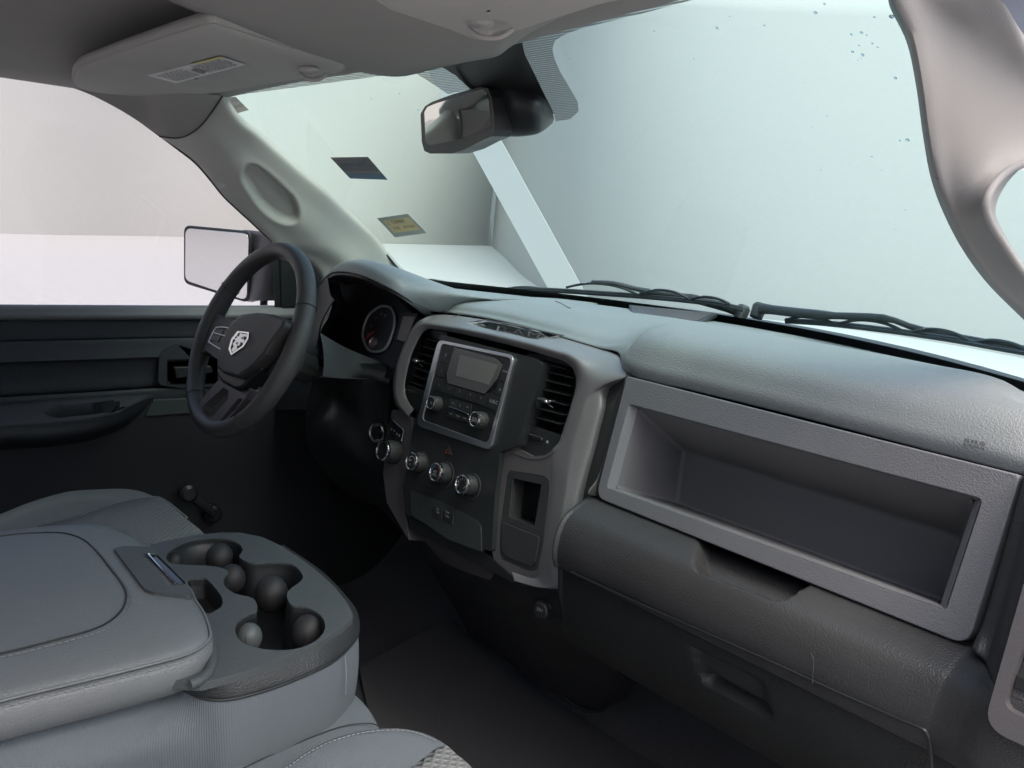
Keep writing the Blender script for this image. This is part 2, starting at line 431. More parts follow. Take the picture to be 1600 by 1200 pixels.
# ================================================================== WINDSHIELD
ws = thing('windshield', (0, .94, .86), 'wide green-tinted windshield with a black dotted border at the top centre', 'windshield')
xg = [-.86, -.75, -.55, -.3, -.05, .2, .45, .62, .72, .80]
NZ_, NX_ = 44, 48; V = []; F = []
for j in range(NZ_+1):
    z = .845+(1.30-.845)*j/NZ_; xr = .80-.067*sst(1.12, 1.165, z)
    for i in range(NX_+1):
        x = -.86+(xr+.86)*i/NX_; V.append((x, gy(x, z), z))
F = [(j*(NX_+1)+i, j*(NX_+1)+i+1, (j+1)*(NX_+1)+i+1, (j+1)*(NX_+1)+i) for j in range(NZ_) for i in range(NX_)]
mk('glass_pane', V, F, WSG, ws, ang=180)
def gplate(name, px, m, parent, off=-.003, grid=None, label=None):
    """flat print or film on the inside of the glass"""
    P = [GS(x, y, off) for x, y in px]; c = sum(P, Vector())/len(P)
    tri = tessellate_polygon([[Vector((x, y, 0)) for x, y in px]])
    return mk(name, P, [tuple(t) for t in tri], m, parent, smooth=False, label=label)
# dotted frit: solid part and its halftone fade
frit = bpy.data.materials.new('ceramic_dots'); frit.use_nodes = True
t = frit.node_tree; N = t.nodes; L = t.links; b = N['Principled BSDF']; b.inputs['Base Color'].default_value = (.10, .115, .13, 1); b.inputs['Roughness'].default_value = .6
g = N.new('ShaderNodeNewGeometry'); v = N.new('ShaderNodeTexVoronoi'); v.inputs['Scale'].default_value = 270; v.inputs['Randomness'].default_value = 0
v.voronoi_dimensions = '2D'; sp = N.new('ShaderNodeSeparateXYZ'); cb = N.new('ShaderNodeCombineXYZ'); ml = N.new('ShaderNodeMath'); ml.operation = 'MULTIPLY'; ml.inputs[1].default_value = 2.2
L.new(g.outputs['Position'], sp.inputs[0]); L.new(sp.outputs[0], cb.inputs[0]); L.new(sp.outputs[2], ml.inputs[0]); L.new(ml.outputs[0], cb.inputs[1]); L.new(cb.outputs[0], v.inputs['Vector']); lt = N.new('ShaderNodeMath'); lt.operation = 'LESS_THAN'; lt.inputs[1].default_value = .44
tr = N.new('ShaderNodeBsdfTransparent'); mx = N.new('ShaderNodeMixShader')
L.new(v.outputs['Distance'], lt.inputs[0]); L.new(lt.outputs[0], mx.inputs[0]); L.new(tr.outputs[0], mx.inputs[1]); L.new(b.outputs[0], mx.inputs[2]); L.new(mx.outputs[0], N['Material Output'].inputs[0])
gplate('dotted_border', [(1100, -30), (1100, -5), (1000, 22), (950, 34), (906, 45), (880, 55), (867, 64), (863, 76), (866, 91), (875, 112), (890, 137), (903, 160), (904, 174), (891, 186), (868, 190),
       (866, 178), (844, 134), (820, 85), (816, 66), (825, 50), (850, 34), (930, 0), (990, -30)], frit, ws)
gplate('dotted_border', [(590, 100), (645, 112), (670, 127), (700, 147), (735, 140), (712, 118), (691, 105), (640, 95)], frit, ws)
gplate('dotted_border', [(345, 152), (480, 134), (600, 118), (600, 105), (470, 120), (340, 140)], frit, ws)
gplate('black_border', [(691, 105), (712, 118), (735, 140), (760, 150), (866, 178), (844, 134), (820, 85), (816, 66), (825, 50), (850, 34), (800, 30), (740, 60)], BLACK, ws, off=-.002)
# bottom border: black band on the glass foot
patch('black_border', [[(x, gy(x, .848)-.004, .848) for x in xg[1:]], [(x, gy(x, .870-.004*sst(.2, .7, x))-.004, .870-.004*sst(.2, .7, x)) for x in xg[1:]]], BLACK, ws, 4, 1)
# raindrops, on the outside
dm = bpy.data.materials.new('water_drop'); dm.use_nodes = True; b = dm.node_tree.nodes['Principled BSDF']
b.inputs['Transmission Weight'].default_value = 1; b.inputs['IOR'].default_value = 1.33; b.inputs['Roughness'].default_value = 0; b.inputs['Base Color'].default_value = (.9, 1, 1, 1)
V = []; F = []
drops = [(1274, 20, 5), (1393, 26, 6), (1366, 27, 3), (1346, 51, 4), (1332, 81, 4), (1348, 86, 4), (1120, 44, 4), (1194, 40, 2.5), (1140, 26, 2), (1363, 68, 3), (1371, 74, 2.5), (1340, 94, 2), (1420, 67, 3.5), (1399, 122, 4),
         (1292, 181, 2.5), (1269, 198, 2), (1406, 220, 3), (1418, 219, 6), (1362, 245, 3), (1283, 266, 2), (1457, 272, 2.5), (1415, 328, 2), (1022, 49, 2.5), (1330, 54, 3), (1288, 6, 3), (1354, 55, 2.5), (1342, 71, 2.5),
         (624, 146, 3), (580, 154, 2.5), (653, 172, 3), (538, 318, 2), (534, 330, 2), (562, 342, 3), (1164, 442, 2), (1084, 92, 2), (1405, 39, 2)]
for i in range(40): drops.append((random.uniform(360, 1480), random.uniform(60, 420), random.uniform(.8, 1.5)))
for (px, py, r) in drops:
    c = GS(px, py, .0015); R0 = r*.00042; q = len(V)
    nn = Vector((0, .45, .9)).normalized(); a = Vector((1, 0, 0)); b2 = nn.cross(a)
    k = random.uniform(.8, 1.5)
    for j in range(4):
        th = j/3*math.pi/2
        for e in range(8):
            A = e*math.pi/4; V.append(c+nn*math.sin(th)*R0*.45+(a*math.cos(A)+b2*math.sin(A)*k)*max(math.cos(th), .02)*R0)
    for j in range(3):
        for e in range(8): F.append((q+j*8+e, q+j*8+(e+1) % 8, q+(j+1)*8+(e+1) % 8, q+(j+1)*8+e))
    F.append(tuple(q+e for e in range(8))[::-1])
o = mk('raindrops', V, F, dm, None, ang=180); reg(o, 'small raindrops scattered over the outside of the windshield', 'raindrops', kind='stuff')
# stickers on the inside of the glass
def sticker(name, q, cols, label, lines):
    """q: TL TR BR BL pixels; printed facing outside, so the writing reads reversed in here"""
    P = [GS(x, y, -.004) for x, y in q]
    root = thing(name, P[3], label, 'sticker', 'stickers inside the windshield')
    def pt(u, v, o=0):
        p = P[0]*(1-u)*(1-v)+P[1]*u*(1-v)+P[2]*u*v+P[3]*(1-u)*v
        return p + (CAM-p).normalized()*o
    for i, (u0, v0, u1, v1, m_) in enumerate(cols):
        mk('film' if i == 0 else 'print_block', [pt(u0, v0, .0003*i), pt(u1, v0, .0003*i), pt(u1, v1, .0003*i), pt(u0, v1, .0003*i)], [(0, 1, 2, 3)], m_, root, smooth=False)
    for (s, u, v, hgt, wid, m_) in lines:
        cu = bpy.data.curves.new('t', 'FONT'); cu.body = s; cu.align_x = 'CENTER'; cu.align_y = 'CENTER'
        tmp = bpy.data.objects.new('t', cu); COL.objects.link(tmp); dg = bpy.context.evaluated_depsgraph_get()
        me0 = bpy.data.meshes.new_from_object(tmp.evaluated_get(dg)); bpy.data.objects.remove(tmp)
        mxw = max(abs(a.co.x) for a in me0.vertices)*2
        mk('lettering', [pt(u-a.co.x/mxw*wid, v-a.co.y*hgt, .0012) for a in me0.vertices], [tuple(p.vertices) for p in me0.polygons], m_, root, smooth=False)
SG = mat('sticker_grey', (.20, .19, .19), .6); SB = mat('sticker_blue', (.10, .17, .24), .6); SW = mat('sticker_white', (.50, .50, .46), .6)
SY = mat('sticker_ochre', (.62, .50, .27), .6); SD = mat('sticker_dark', (.10, .11, .13), .6)
sticker('window_sticker', [(516, 246), (575, 245), (606, 281), (547, 279)], [(0, 0, 1, 1, SG), (.02, .28, .98, .62, SD), (0, .76, 1, 1, SB)],
        'grey and blue sticker on the glass, the upper of two below the mirror', [('BEAT', .7, .17, .28, .5, SD), ('XXXXX', .22, .18, .16, .34, SD), ('50', .45, .43, .22, .16, SG), ('------------------', .5, .70, .1, .9, SW)])
sticker('window_sticker', [(589, 341), (637, 334), (667, 364), (617, 371)], [(0, 0, 1, 1, mat('sticker_film', (.36, .38, .36), .5)), (.10, .16, .93, .80, SY)],
        'yellow sticker with a pale border, the lower of two near the windshield foot', [('INSPECT', .5, .3, .2, .4, SD), ('L', .18, .3, .25, .05, SD), ('2015', .3, .58, .2, .2, SD), ('VALID UNTIL', .68, .6, .16, .36, SD)])
sticker('window_sticker', [(354, 152), (368, 151), (389, 172), (371, 177)], [(0, 0, 1, 1, SW), (.05, .45, .95, .95, mat('sticker_pale', (.55, .52, .42), .6))],
        'small pale sticker in the upper far corner of the windshield', [('NOTICE', .5, .22, .3, .8, SG), ('1234 AB', .5, .62, .25, .8, SD)])

# ================================================================== HEADLINER AND ROOF
hl = thing('headliner', (0, -.4, 1.27), 'taupe cloth headliner with a bulging console over the windshield centre', 'headliner')
def hz(x, y=0): return 1.30-.09*(abs(x)/.8)**3
ed = [(-320, 190), (-150, 132), (0, 112), (60, 120), (130, 140), (190, 170), (236, 203), (252, 213)]
E0 = [on(x, y, x=-.80) for x, y in ed]
rows = [[p+Vector((0, 0, -.004)) for p in E0],
        [Vector((-.74, p.y+.01, min(1.262, p.z+.05))) for p in E0],
        [Vector((-.55, p.y*.9-.02, 1.285)) for p in E0],
        [Vector((-.2, min(p.y, .04), 1.30)) for p in E0], [Vector((.3, min(p.y*.6, .02), 1.31)) for p in E0]]
for r, q in zip(rows, (on(252, 214, x=-.79), on(284, 216, x=-.745), on(312, 201, x=-.695), on(336, 172, x=-.65), on(350, 151, x=-.63))): r[-1] = q
for r, q in zip(rows, (on(236, 203, x=-.80), on(250, 190, x=-.75), on(262, 165, x=-.70), on(290, 140, x=-.60), on(330, 130, x=-.5))): r[-2] = q
patch('ceiling_cloth', rows, HEAD, hl, 4, 5)
patch('ceiling_cloth', [[(x, y, 1.32-.07*(abs(x)/.8)**3 if y > -1.5 else 1.2) for x in (-.8, -.4, 0, .4, .82)] for y in (-1.9, -1.2, -.6, -.3, -.10)], HEAD, hl, 4, 4, solid=.03)
# header strip along the top of the glass
xh = [-.72, -.5, -.25, 0, .25, .5, .7]
def yh(x): return ytp(x)-.005 if x < 0 else .125-.215*x
def zh(x): return 1.268-.035*(abs(x)/.7)**2.5 if x < 0 else 1.268
patch('header_trim', [[(x, yh(x), zh(x)) for x in xh], [(x, yh(x)-.06, zh(x)-.004) for x in xh], [(x, yh(x)-.16, 1.30-.03*(abs(x)/.7)**2.5) for x in xh]], HEAD, hl, 4, 4, solid=.01)
mk('roof_skin', [(x, y, z) for z in (1.36, 1.38) for (x, y) in ((-.9, -2), (.86, -2), (.86, .0), (-.9, .0))], [(0, 3, 2, 1), (4, 5, 6, 7), (0, 1, 5, 4), (1, 2, 6, 5), (2, 3, 7, 6), (3, 0, 4, 7)], WPAINT, hl, smooth=False)
# overhead bulge: solid lobe
HP = PL((0, 0, 1.262), (0, 0, -1))
def HX(px, py, z): return on(px, py, z=z)
lobe = [(120, -60), (265, 0), (340, 34), (420, 66), (490, 90), (560, 110), (622, 118), (680, 106), (740, 94), (776, 87), (797, 72), (830, 50), (880, 25), (935, 4), (1040, -30)]
patch('overhead_console', [[HX(x, y+2, 1.275) for x, y in lobe], [HX(x, y, 1.258) for x, y in lobe], [HX(x, y-5, 1.246) for x, y in lobe], [HX(x, y-22, 1.236) for x, y in lobe], [HX(x, y-90, 1.236) for x, y in lobe], [HX(x, y-230, 1.24) for x, y in lobe]], HEAD, hl, 5, 5)

# ================================================================== SUN VISORS
def visor(root, outline, zf, m, th=.014, crease=None):
    """padded flap from its outline in the photograph at heights zf(px)"""
    P = [on(x, y, z=zf(x)) for x, y in outline]; n = len(P)
    P = [p for p in cr(P+[P[0]], 4)][:-1]; n = len(P)
    c = sum(P, Vector())/n; upv = Vector((0, 0, 1))
    rings = [(1.0, .5), (1.0, 0), (.985, -.30), (.95, -.5), (.90, -.58), (.6, -.62), (.3, -.66), (.02, -.66)]
    V = []; F = []
    V2 = [c+(p-c)*.97+upv*th for p in P]
    V += V2
    for s, h in rings: V += [c+(p-c)*s+upv*th*h for p in P]
    for j in range(len(rings)):
        for i in range(n): F.append((j*n+i, j*n+(i+1) % n, (j+1)*n+(i+1) % n, (j+1)*n+i))
    F.append(tuple(range(n))[::-1])
    tube('visor_piping', [c+(p-c)*.992-upv*th*.26 for p in P], .0013, m, root, 6, closed=True)
    return mk('visor_flap', V, F, m, root, ang=80)
zv = lambda x: 1.222+(x-115)/425*.030
dv = thing('sun_visor', (-.45, .02, 1.24), 'driver sun visor folded up against the roof, with a white warning label on it', 'sun visor', 'sun visors')
visor(dv, [(112, 120), (118, 104), (150, 90), (230, 62), (320, 34), (350, 36), (400, 52), (480, 78), (535, 95), (538, 106), (520, 108), (480, 116), (400, 130), (340, 140), (310, 143), (290, 150), (262, 156), (210, 150), (150, 141), (118, 132)], zv, VISOR)
LP = lambda x, y, o=0: on(x, y, z=zv(x)-.0098-o)
q = [(230, 118), (312, 97), (384, 100), (275, 130)]
q = [(230, 118), (345, 88), (384, 101), (275, 130)]
def lp(u, v, o=0):
    x = q[0][0]*(1-u)*(1-v)+q[1][0]*u*(1-v)+q[2][0]*u*v+q[3][0]*(1-u)*v
    y = q[0][1]*(1-u)*(1-v)+q[1][1]*u*(1-v)+q[2][1]*u*v+q[3][1]*(1-u)*v
    return LP(x, y, o)
lab = mk('warning_label', [lp(0, 0), lp(1, 0), lp(1, 1), lp(0, 1)], [(0, 1, 2, 3)], mat('label_paper', (.62, .61, .62), .6), dv, smooth=False)
mk('label_stripe', [lp(.62, 0, .0004), lp(1, 0, .0004), lp(1, .16, .0004), lp(.62, .16, .0004)], [(0, 1, 2, 3)], mat('label_yellow', (.62, .55, .22), .6), lab, smooth=False)
V = []; F = []
for i in range(9):
    for (a, b_) in ((.05, .40), (.52, .95)):
        v0 = .18+i*.085; uu = a; 
        while uu < b_-.03:
            l = random.uniform(.02, .06); e = min(uu+l, b_); k = len(V)
            V += [lp(uu, v0, .0008), lp(e, v0, .0008), lp(e, v0+.035, .0008), lp(uu, v0+.035, .0008)]; F.append((k, k+1, k+2, k+3)); uu = e+.012
mk('label_lettering', V, F, mat('label_ink', (.12, .12, .13), .6), lab, smooth=False)['kind'] = 'stuff'
k = [lp(.43, .45, .0012), lp(.50, .40, .0012), lp(.52, .8, .0012), lp(.44, .88, .0012)]
mk('label_pictogram', k, [(0, 1, 2, 3)], mat('label_ink', (.1, .1, .1)), lab, smooth=False)
def clip(root, px, py, z, s=1):
    c = on(px, py, z=z)
    ell('clip_cup', c+Vector((0, 0, .003)), (.030*s, .020*s, .010*s), VISOR, root)
    tube('clip_hook', [c+Vector((-.006, -.012, -.004)), c+Vector((.008, -.006, -.012)), c+Vector((.024, .004, -.012)), c+Vector((.034, .012, -.004))], .0045*s, VISOR, root, k=4)
clip(dv, 482, 112, 1.233, .7)
pv = thing('sun_visor', (.4, -.1, 1.24), 'passenger sun visor whose near edge shows at the top of the photo beside the mirror', 'sun visor', 'sun visors')
visor(pv, [(520, -60), (600, 2), (650, 22), (700, 39), (738, 54), (760, 56), (770, 46), (790, 40), (810, 41), (860, 24), (940, -2), (1010, -30), (900, -150), (700, -150)], lambda x: 1.228, VISOR, .010)
clip(pv, 752, 40, 1.2195, .55)

# ================================================================== DRIVER A PILLAR
ap = thing('pillar_trim', (-.78, .35, .9), 'pale grey pillar trim beside the driver window, with an oval recess', 'pillar trim', 'windshield pillar trims')
outer_ = [(344, 153), (358, 176), (378, 198), (402, 216), (436, 246), (470, 276), (508, 308), (545, 341), (580, 375), (608, 408), (622, 424), (640, 440)]
inner_ = [(252, 214), (282, 234), (305, 252), (325, 274), (350, 305), (374, 328), (398, 350), (420, 371), (438, 388), (470, 400), (500, 425), (520, 470)]
xo = [-.655, -.67, -.68, -.69, -.70, -.71, -.72, -.73, -.745, -.755, -.76, -.77]
A = [on(x, y, x=xx) for (x, y), xx in zip(outer_, xo)]
B = [on(x, y, x=-.815) for x, y in inner_]
def mid(f, push):
    return [a*(1-f)+b*f+Vector((.6, -.8, 0)).normalized()*push for a, b in zip(A, B)]
oval = smooth2([Vector(p) for p in [(384, 262), (395, 258), (410, 264), (440, 290), (458, 308), (466, 326), (467, 341), (459, 349), (444, 349), (424, 340), (404, 322), (389, 300), (378, 280)]], 3)
oval = [(p.x, p.y) for p in oval]
def dispA(px, py):
    if not (360 < px < 490 and 235 < py < 370): return 0
    d = dpoly(px, py, oval)
    return -.022*sst(-1.0, 5, d) + .0008*math.exp(-((d+4)/3.0)**2)
patch('trim_shell', [[a+Vector((0, .01, .01)) for a in A], A, mid(.2, .010), mid(.5, .024), mid(.8, .012), B, [b+Vector((-.03, .01, 0)) for b in B]], PILL, ap, 12, 12, disp=dispA)
c = on(345, 283, x=-.800)
lathe('screw_cap', c, (.75, -.6, .2), [(.015, -.006), (.015, .001), (.013, .0018)], PILL, ap, 24)
# seam between headliner and pillar trim
tube('seam_gap', [a+Vector((.004, -.005, 0)) for a in [on(252, 214, x=-.79), on(284, 216, x=-.745), on(312, 201, x=-.695), on(336, 172, x=-.65), on(350, 151, x=-.63)]], .0016, BLACK, ap, 6, 5)
tube('glass_gasket', [GS(x+3, y-1, -.012) for x, y in outer_[1:]], .0035, BLACK, ap, 6, 3)
tube('door_gasket', [on(x, y, x=-.822)+Vector((0, 0, .0)) for x, y in [(-150, 128), (0, 109), (60, 117), (130, 137), (190, 167), (250, 210)]+inner_[1:9]], .005, BLACK, ap, 8, 4)

# ================================================================== PASSENGER A PILLAR with grab handle
rp = thing('pillar_trim', (.76, .4, .9), 'taupe pillar trim at the right edge with a grab handle opening', 'pillar trim', 'windshield pillar trims')
lft = [(1396, -20), (1401, 0), (1427, 56), (1442, 131), (1452, 206), (1465, 277), (1487, 337), (1517, 394), (1555, 446), (1600, 492), (1650, 540)]
crs = [(1440, -20), (1452, 0), (1480, 37), (1488, 100), (1490, 169), (1489, 262), (1499, 337), (1528, 390), (1566, 440), (1611, 486), (1658, 532)]
md2 = [(1500, -20), (1510, 0), (1540, 60), (1560, 130), (1568, 200), (1530, 275), (1522, 330), (1542, 380), (1584, 434), (1628, 476), (1668, 516)]
rgt = [(1560, -20), (1570, 0), (1602, 80), (1640, 160), (1640, 235), (1578, 261), (1541, 318), (1557, 366), (1600, 427), (1645, 466), (1680, 500)]
md2 = [((a_[0]+b_[0])/2, (a_[1]+b_[1])/2) for a_, b_ in zip(crs, rgt)]
rowsr = [[on(x, y, x=.735)+Vector((-.02, .03, 0)) for x, y in lft], [on(x, y, x=.735) for x, y in lft], [on(x, y, x=.744) for x, y in crs], [on(x, y, x=.762) for x, y in md2], [on(x, y, x=.780) for x, y in rgt], [on(x, y, x=.780)+Vector((-.004, .035, 0)) for x, y in rgt]]
patch('trim_shell', rowsr, PILLR, rp, 5, 5)
tube('grab_handle', [on(x, y, x=.785) for x, y in [(1700, 225), (1640, 245), (1600, 256), (1574, 268), (1551, 292), (1540, 320), (1546, 346), (1564, 376), (1600, 428), (1645, 470)]], .0042, PILLR, rp, 10, 4)
tube('trim_seam', [on(x, y, x=.752) for x, y in [(1640, 205), (1600, 222), (1572, 238), (1545, 262), (1527, 295), (1524, 325), (1533, 360), (1552, 392), (1590, 436)]], .0007, SILVD, rp, 6, 4)
tube('trim_notch', [on(x, y, x=.735)+Vector((.0, -.006, 0)) for x, y in [(1462, 272), (1468, 279), (1478, 280), (1483, 272), (1484, 250)]], .0007, SILVD, rp, 6, 4)
patch('door_frame_edge', [[on(x, y, x=.84) for x, y in [(1490, -30), (1560, -2), (1590, 40), (1640, 120), (1700, 240)]], [on(x, y, x=.86) for x, y in [(1500, -90), (1640, -60), (1720, 20), (1760, 100), (1780, 240)]]], mat('blue_grey_door_frame', (.10, .12, .16), .5), rp, 4, 2)

# ================================================================== DASHBOARD
TA = R_(12.5)
SP = PL((0, .30, .83), (0, -math.cos(TA), math.sin(TA)))            # face of the centre stack and of the storage bin
dash = thing('dashboard', (0, .35, .5), 'full width dark dashboard with centre stack, open storage bin and gauge cluster', 'dashboard')
# --- soft top pad: front edge row, then rows going back to the glass
front = [on(500, 440, x=-.72), on(512, 429, y=.235), on(524, 424, y=.215), on(545, 425, y=.20), on(567, 431, y=.195), on(590, 441, y=.20), on(614, 453, y=.215), on(638, 468, y=.245), on(661, 486, y=.310),
         on(686, 487, y=.364), on(750, 495, y=.375), on(806, 507, y=.375), on(867, 523, y=.375), on(935, 543, y=.37), on(966, 551, y=.355), on(983, 585, y=.303),
         on(1090, 612, y=.302), on(1200, 639, y=.302), on(1330, 672, y=.302), on(1460, 706, y=.302), on(1585, 738, y=.302), on(1640, 752, y=.31)]
n_ = len(front)
def back(x): return Vector((x, yb(x)-.005, .853))
rowsd = [[], [], [], [], [], []]
for i, p in enumerate(front):
    f = i/(n_-1)
    if i <= 8:                                   # instrument hood
        h = .016*math.sin(math.pi*min(1, (i+1)/9)) - (.006 if i == 8 else .002 if i == 7 else 0)
        r1 = p+Vector((0, .018, h+.006)); r2 = p+Vector((-.01, .075, h+.004))
        bx = p.x*1.12-.06
        bk = back(max(bx, -.84)); r3 = r2*.6+bk*.4; r3.z = .866+.012*(1-i/8); r4 = r2*.25+bk*.75; r4.z = .862
    elif i <= 14:
        r1 = p+Vector((0, .007, .005)); r2 = p+Vector((.0, .05, .020))
        if i == 14: r1 = p+Vector((.012, .010, .016)); r2 = p+Vector((.015, .055, .038))
        bk = back(p.x); r3 = r2*.55+bk*.45; r3.z = .870+.0055*max(0, i-11); r3.y -= max(0, i-11)*.045; r4 = r2*.2+bk*.8; r4.z = .861
    else:                                        # passenger side pad over the bin
        s = min(1, (i-14)/3)
        e = 1 if i < 20 else (.96 if i == 20 else .9)
        r1 = p+Vector((0, -.001, .024*e)); r2 = p+Vector((0, .042, .066*e)); r2.z = .83+(r2.z-.83)
        bk = back(p.x); 
        ly = .43+.10*math.sin(max(0, min(1, (p.x-.18)/.64))*math.pi)**.7
        r3 = Vector((p.x-.01, min(ly, bk.y-.08), .893*e+.855*(1-e))); r4 = r3*.5+bk*.5; r4.z = .862
        if i >= 20: r3.z = .872; r3.x -= .03; r2.x -= .01
    for r, q in zip(rowsd, (p, r1, r2, r3, r4, bk)): r.append(q)
lipL = [(980, 494), (1043, 505), (1096, 515), (1148, 513), (1222, 521), (1337, 542), (1440, 567), (1495, 584)]
patch('top_pad', rowsd, PAD, dash, 6, 6, solid=.004)
from mathutils.bvhtree import BVHTree
def bvh_of(o): return BVHTree.FromPolygons([v.co+BASE[o.name] for v in o.data.vertices], [tuple(p.vertices) for p in o.data.polygons])
def cast(bv, x, y, off):
    d = ray(x, y).normalized(); h = bv.ray_cast(CAM, d)
    return (h[0]-d*off) if h[0] is not None else None
def drape_text(name, s_, quad, bv, m_, parent, off=.0008, wid=1.0):
    cu = bpy.data.curves.new('t', 'FONT'); cu.body = s_; cu.align_x = 'CENTER'; cu.align_y = 'CENTER'
    tmp = bpy.data.objects.new('t', cu); COL.objects.link(tmp); dg = bpy.context.evaluated_depsgraph_get()
    me0 = bpy.data.meshes.new_from_object(tmp.evaluated_get(dg)); bpy.data.objects.remove(tmp)
    xs_ = [a_.co.x for a_ in me0.vertices]; ys_ = [a_.co.y for a_ in me0.vertices]; V = []
    for a_ in me0.vertices:
        u = (a_.co.x-min(xs_))/(max(xs_)-min(xs_)); v_ = 1-(a_.co.y-min(ys_))/(max(ys_)-min(ys_))
        px = [quad[0][k]*(1-u)*(1-v_)+quad[1][k]*u*(1-v_)+quad[2][k]*u*v_+quad[3][k]*(1-u)*v_ for k in (0, 1)]
        V.append(cast(bv, px[0], px[1], off) or on(px[0], px[1], y=.35))
    return mk(name, V, [tuple(p.vertices) for p in me0.polygons], m_, parent, smooth=False)
pad_bv = bvh_of(bpy.data.objects['top_pad'])
INK = mat('pressed_mark', (.045, .048, .05), .6)
drape_text('airbag_lettering', 'SRS', [(1508, 684.5), (1541, 691), (1539, 696.5), (1506, 690)], pad_bv, INK, bpy.data.objects['top_pad'])
drape_text('airbag_lettering', 'AIRBAG', [(1505, 692), (1538.5, 698.5), (1537, 702.5), (1503.5, 696)], pad_bv, INK, bpy.data.objects['top_pad'])
tube('shelf_notch', [cast(pad_bv, x, y, .0) for x, y in [(868, 471), (878, 475), (886, 480), (891, 482)]], .0016, BLACK, bpy.data.objects['top_pad'], 6, 3)
# --- speaker / defroster grille in the shelf
DP = PL((0, .8, .8675), (0, -.02, 1))
gr = plate('defroster_grille', DP, [(983, 476), (1122, 490), (1091, 505), (986, 492)], DARK, dash, w0=-.006, w1=.0015, bevel=.0008, rad=.004)
V = []; F = []
a, b, c, d = (DP.at(*p, .002) for p in [(987, 479), (1114, 491), (1088, 503), (989, 491)])
for i in range(44):
    f0, f1 = i/44, (i+.5)/44; k = len(V)
    for (f, e) in ((f0, 0), (f1, 0), (f1, 1), (f0, 1)): V.append((a*(1-f)+b*f)*(1-e)+(d*(1-f)+c*f)*e+Vector((0, 0, .0022 if e < 2 else 0)))
    V += [v-Vector((0, 0, .0022)) for v in V[k:k+4]]
    F += [(k, k+1, k+2, k+3), (k, k+4, k+5, k+1), (k+2, k+6, k+7, k+3), (k+1, k+5, k+6, k+2), (k+3, k+7, k+4, k)]
mk('grille_ribs', V, F, SILVD, gr, smooth=False)['kind'] = 'stuff'
# --- passenger side body behind the bin, with the rounded ledge and lower panel
def bodyrow(z, y, y2=None, push=None, xs=(.236, .262, .273, .284, .294, .36, .45, .55, .65, .75, .81, .832, .842, .865, .89, .93, 1.0)):
    y2 = y if y2 is None else y2
    sy = .302-(.83-z)*.2217
    return [Vector((x, max(y, sy+(.014 if x < .25 else .004)), min(z, .812))) if x < .265 else Vector((x, y+(y2-y)*sst(.835, .90, x), z)) if not (push and .288 < x < .838) else Vector((x, .45, push)) for x in xs]
plat = [(1092, 838), (1120, 830), (1275, 905), (1244, 926), (1222, 937), (1205, 937), (1090, 893), (1084, 880)]
rows = [bodyrow(.824, .304, .215, .824), bodyrow(.77, .292, .205, .77), bodyrow(.70, .277, .19, .70), bodyrow(.66, .266, .182, .60), bodyrow(.640, .250, .178, .60), bodyrow(.6345, .262, .176), bodyrow(.634, .258, .176), bodyrow(.633, .246, .176), bodyrow(.628, .228, .174), bodyrow(.615, .200, .170), bodyrow(.595, .186, .168),
        bodyrow(.57, .180, .168), bodyrow(.55, .181, .17), bodyrow(.535, .186, .178)]
def dispB(px, py):
    if not (1060 < px < 1270 and 830 < py < 960): return 0
    return Vector((0, .026, -.017))*sst(-1, 5.0, dpoly(px, py, plat))
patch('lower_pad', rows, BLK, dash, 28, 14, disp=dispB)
rows = [bodyrow(.5345, .186, .178), bodyrow(.532, .194, .19), bodyrow(.52, .196, .192), bodyrow(.48, .202, .198), bodyrow(.43, .222, .22), bodyrow(.38, .262, .26), bodyrow(.345, .32, .32), bodyrow(.335, .40, .40), bodyrow(.34, .55, .55)]
lat = [(1080, 1008), (1190, 1063), (1204, 1118), (1186, 1116), (1100, 1068), (1096, 1058)]
latin = [(1097, 1057), (1108, 1054), (1196, 1100), (1203, 1119), (1186, 1116), (1100, 1070)]
def dispG(px, py):
    if not (1060 < px < 1220 and 990 < py < 1140): return 0
    return -.004*sst(-1, 2, dpoly(px, py, lat))-.014*sst(-1, 5, dpoly(px, py, latin))
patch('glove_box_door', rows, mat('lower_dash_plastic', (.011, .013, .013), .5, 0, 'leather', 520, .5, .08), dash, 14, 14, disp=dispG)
tube('glove_box_seam', [on(x, y, y=.1795) for x, y in [(893, 893), (905, 900), (1000, 944), (1100, 988), (1200, 1032), (1300, 1078), (1400, 1122), (1440, 1139), (1447, 1146), (1452, 1160), (1455, 1200)]], .0022, BLACK, dash, 6, 3)
tube('wear_scuff', [on(x, y, y=.178)+Vector((0, -.001, 0)) for x, y in [(1268, 1020), (1272, 1032), (1271, 1048), (1270, 1068)]], .0005, mat('scuff', (.042, .042, .042), .7), dash, 5, 3)
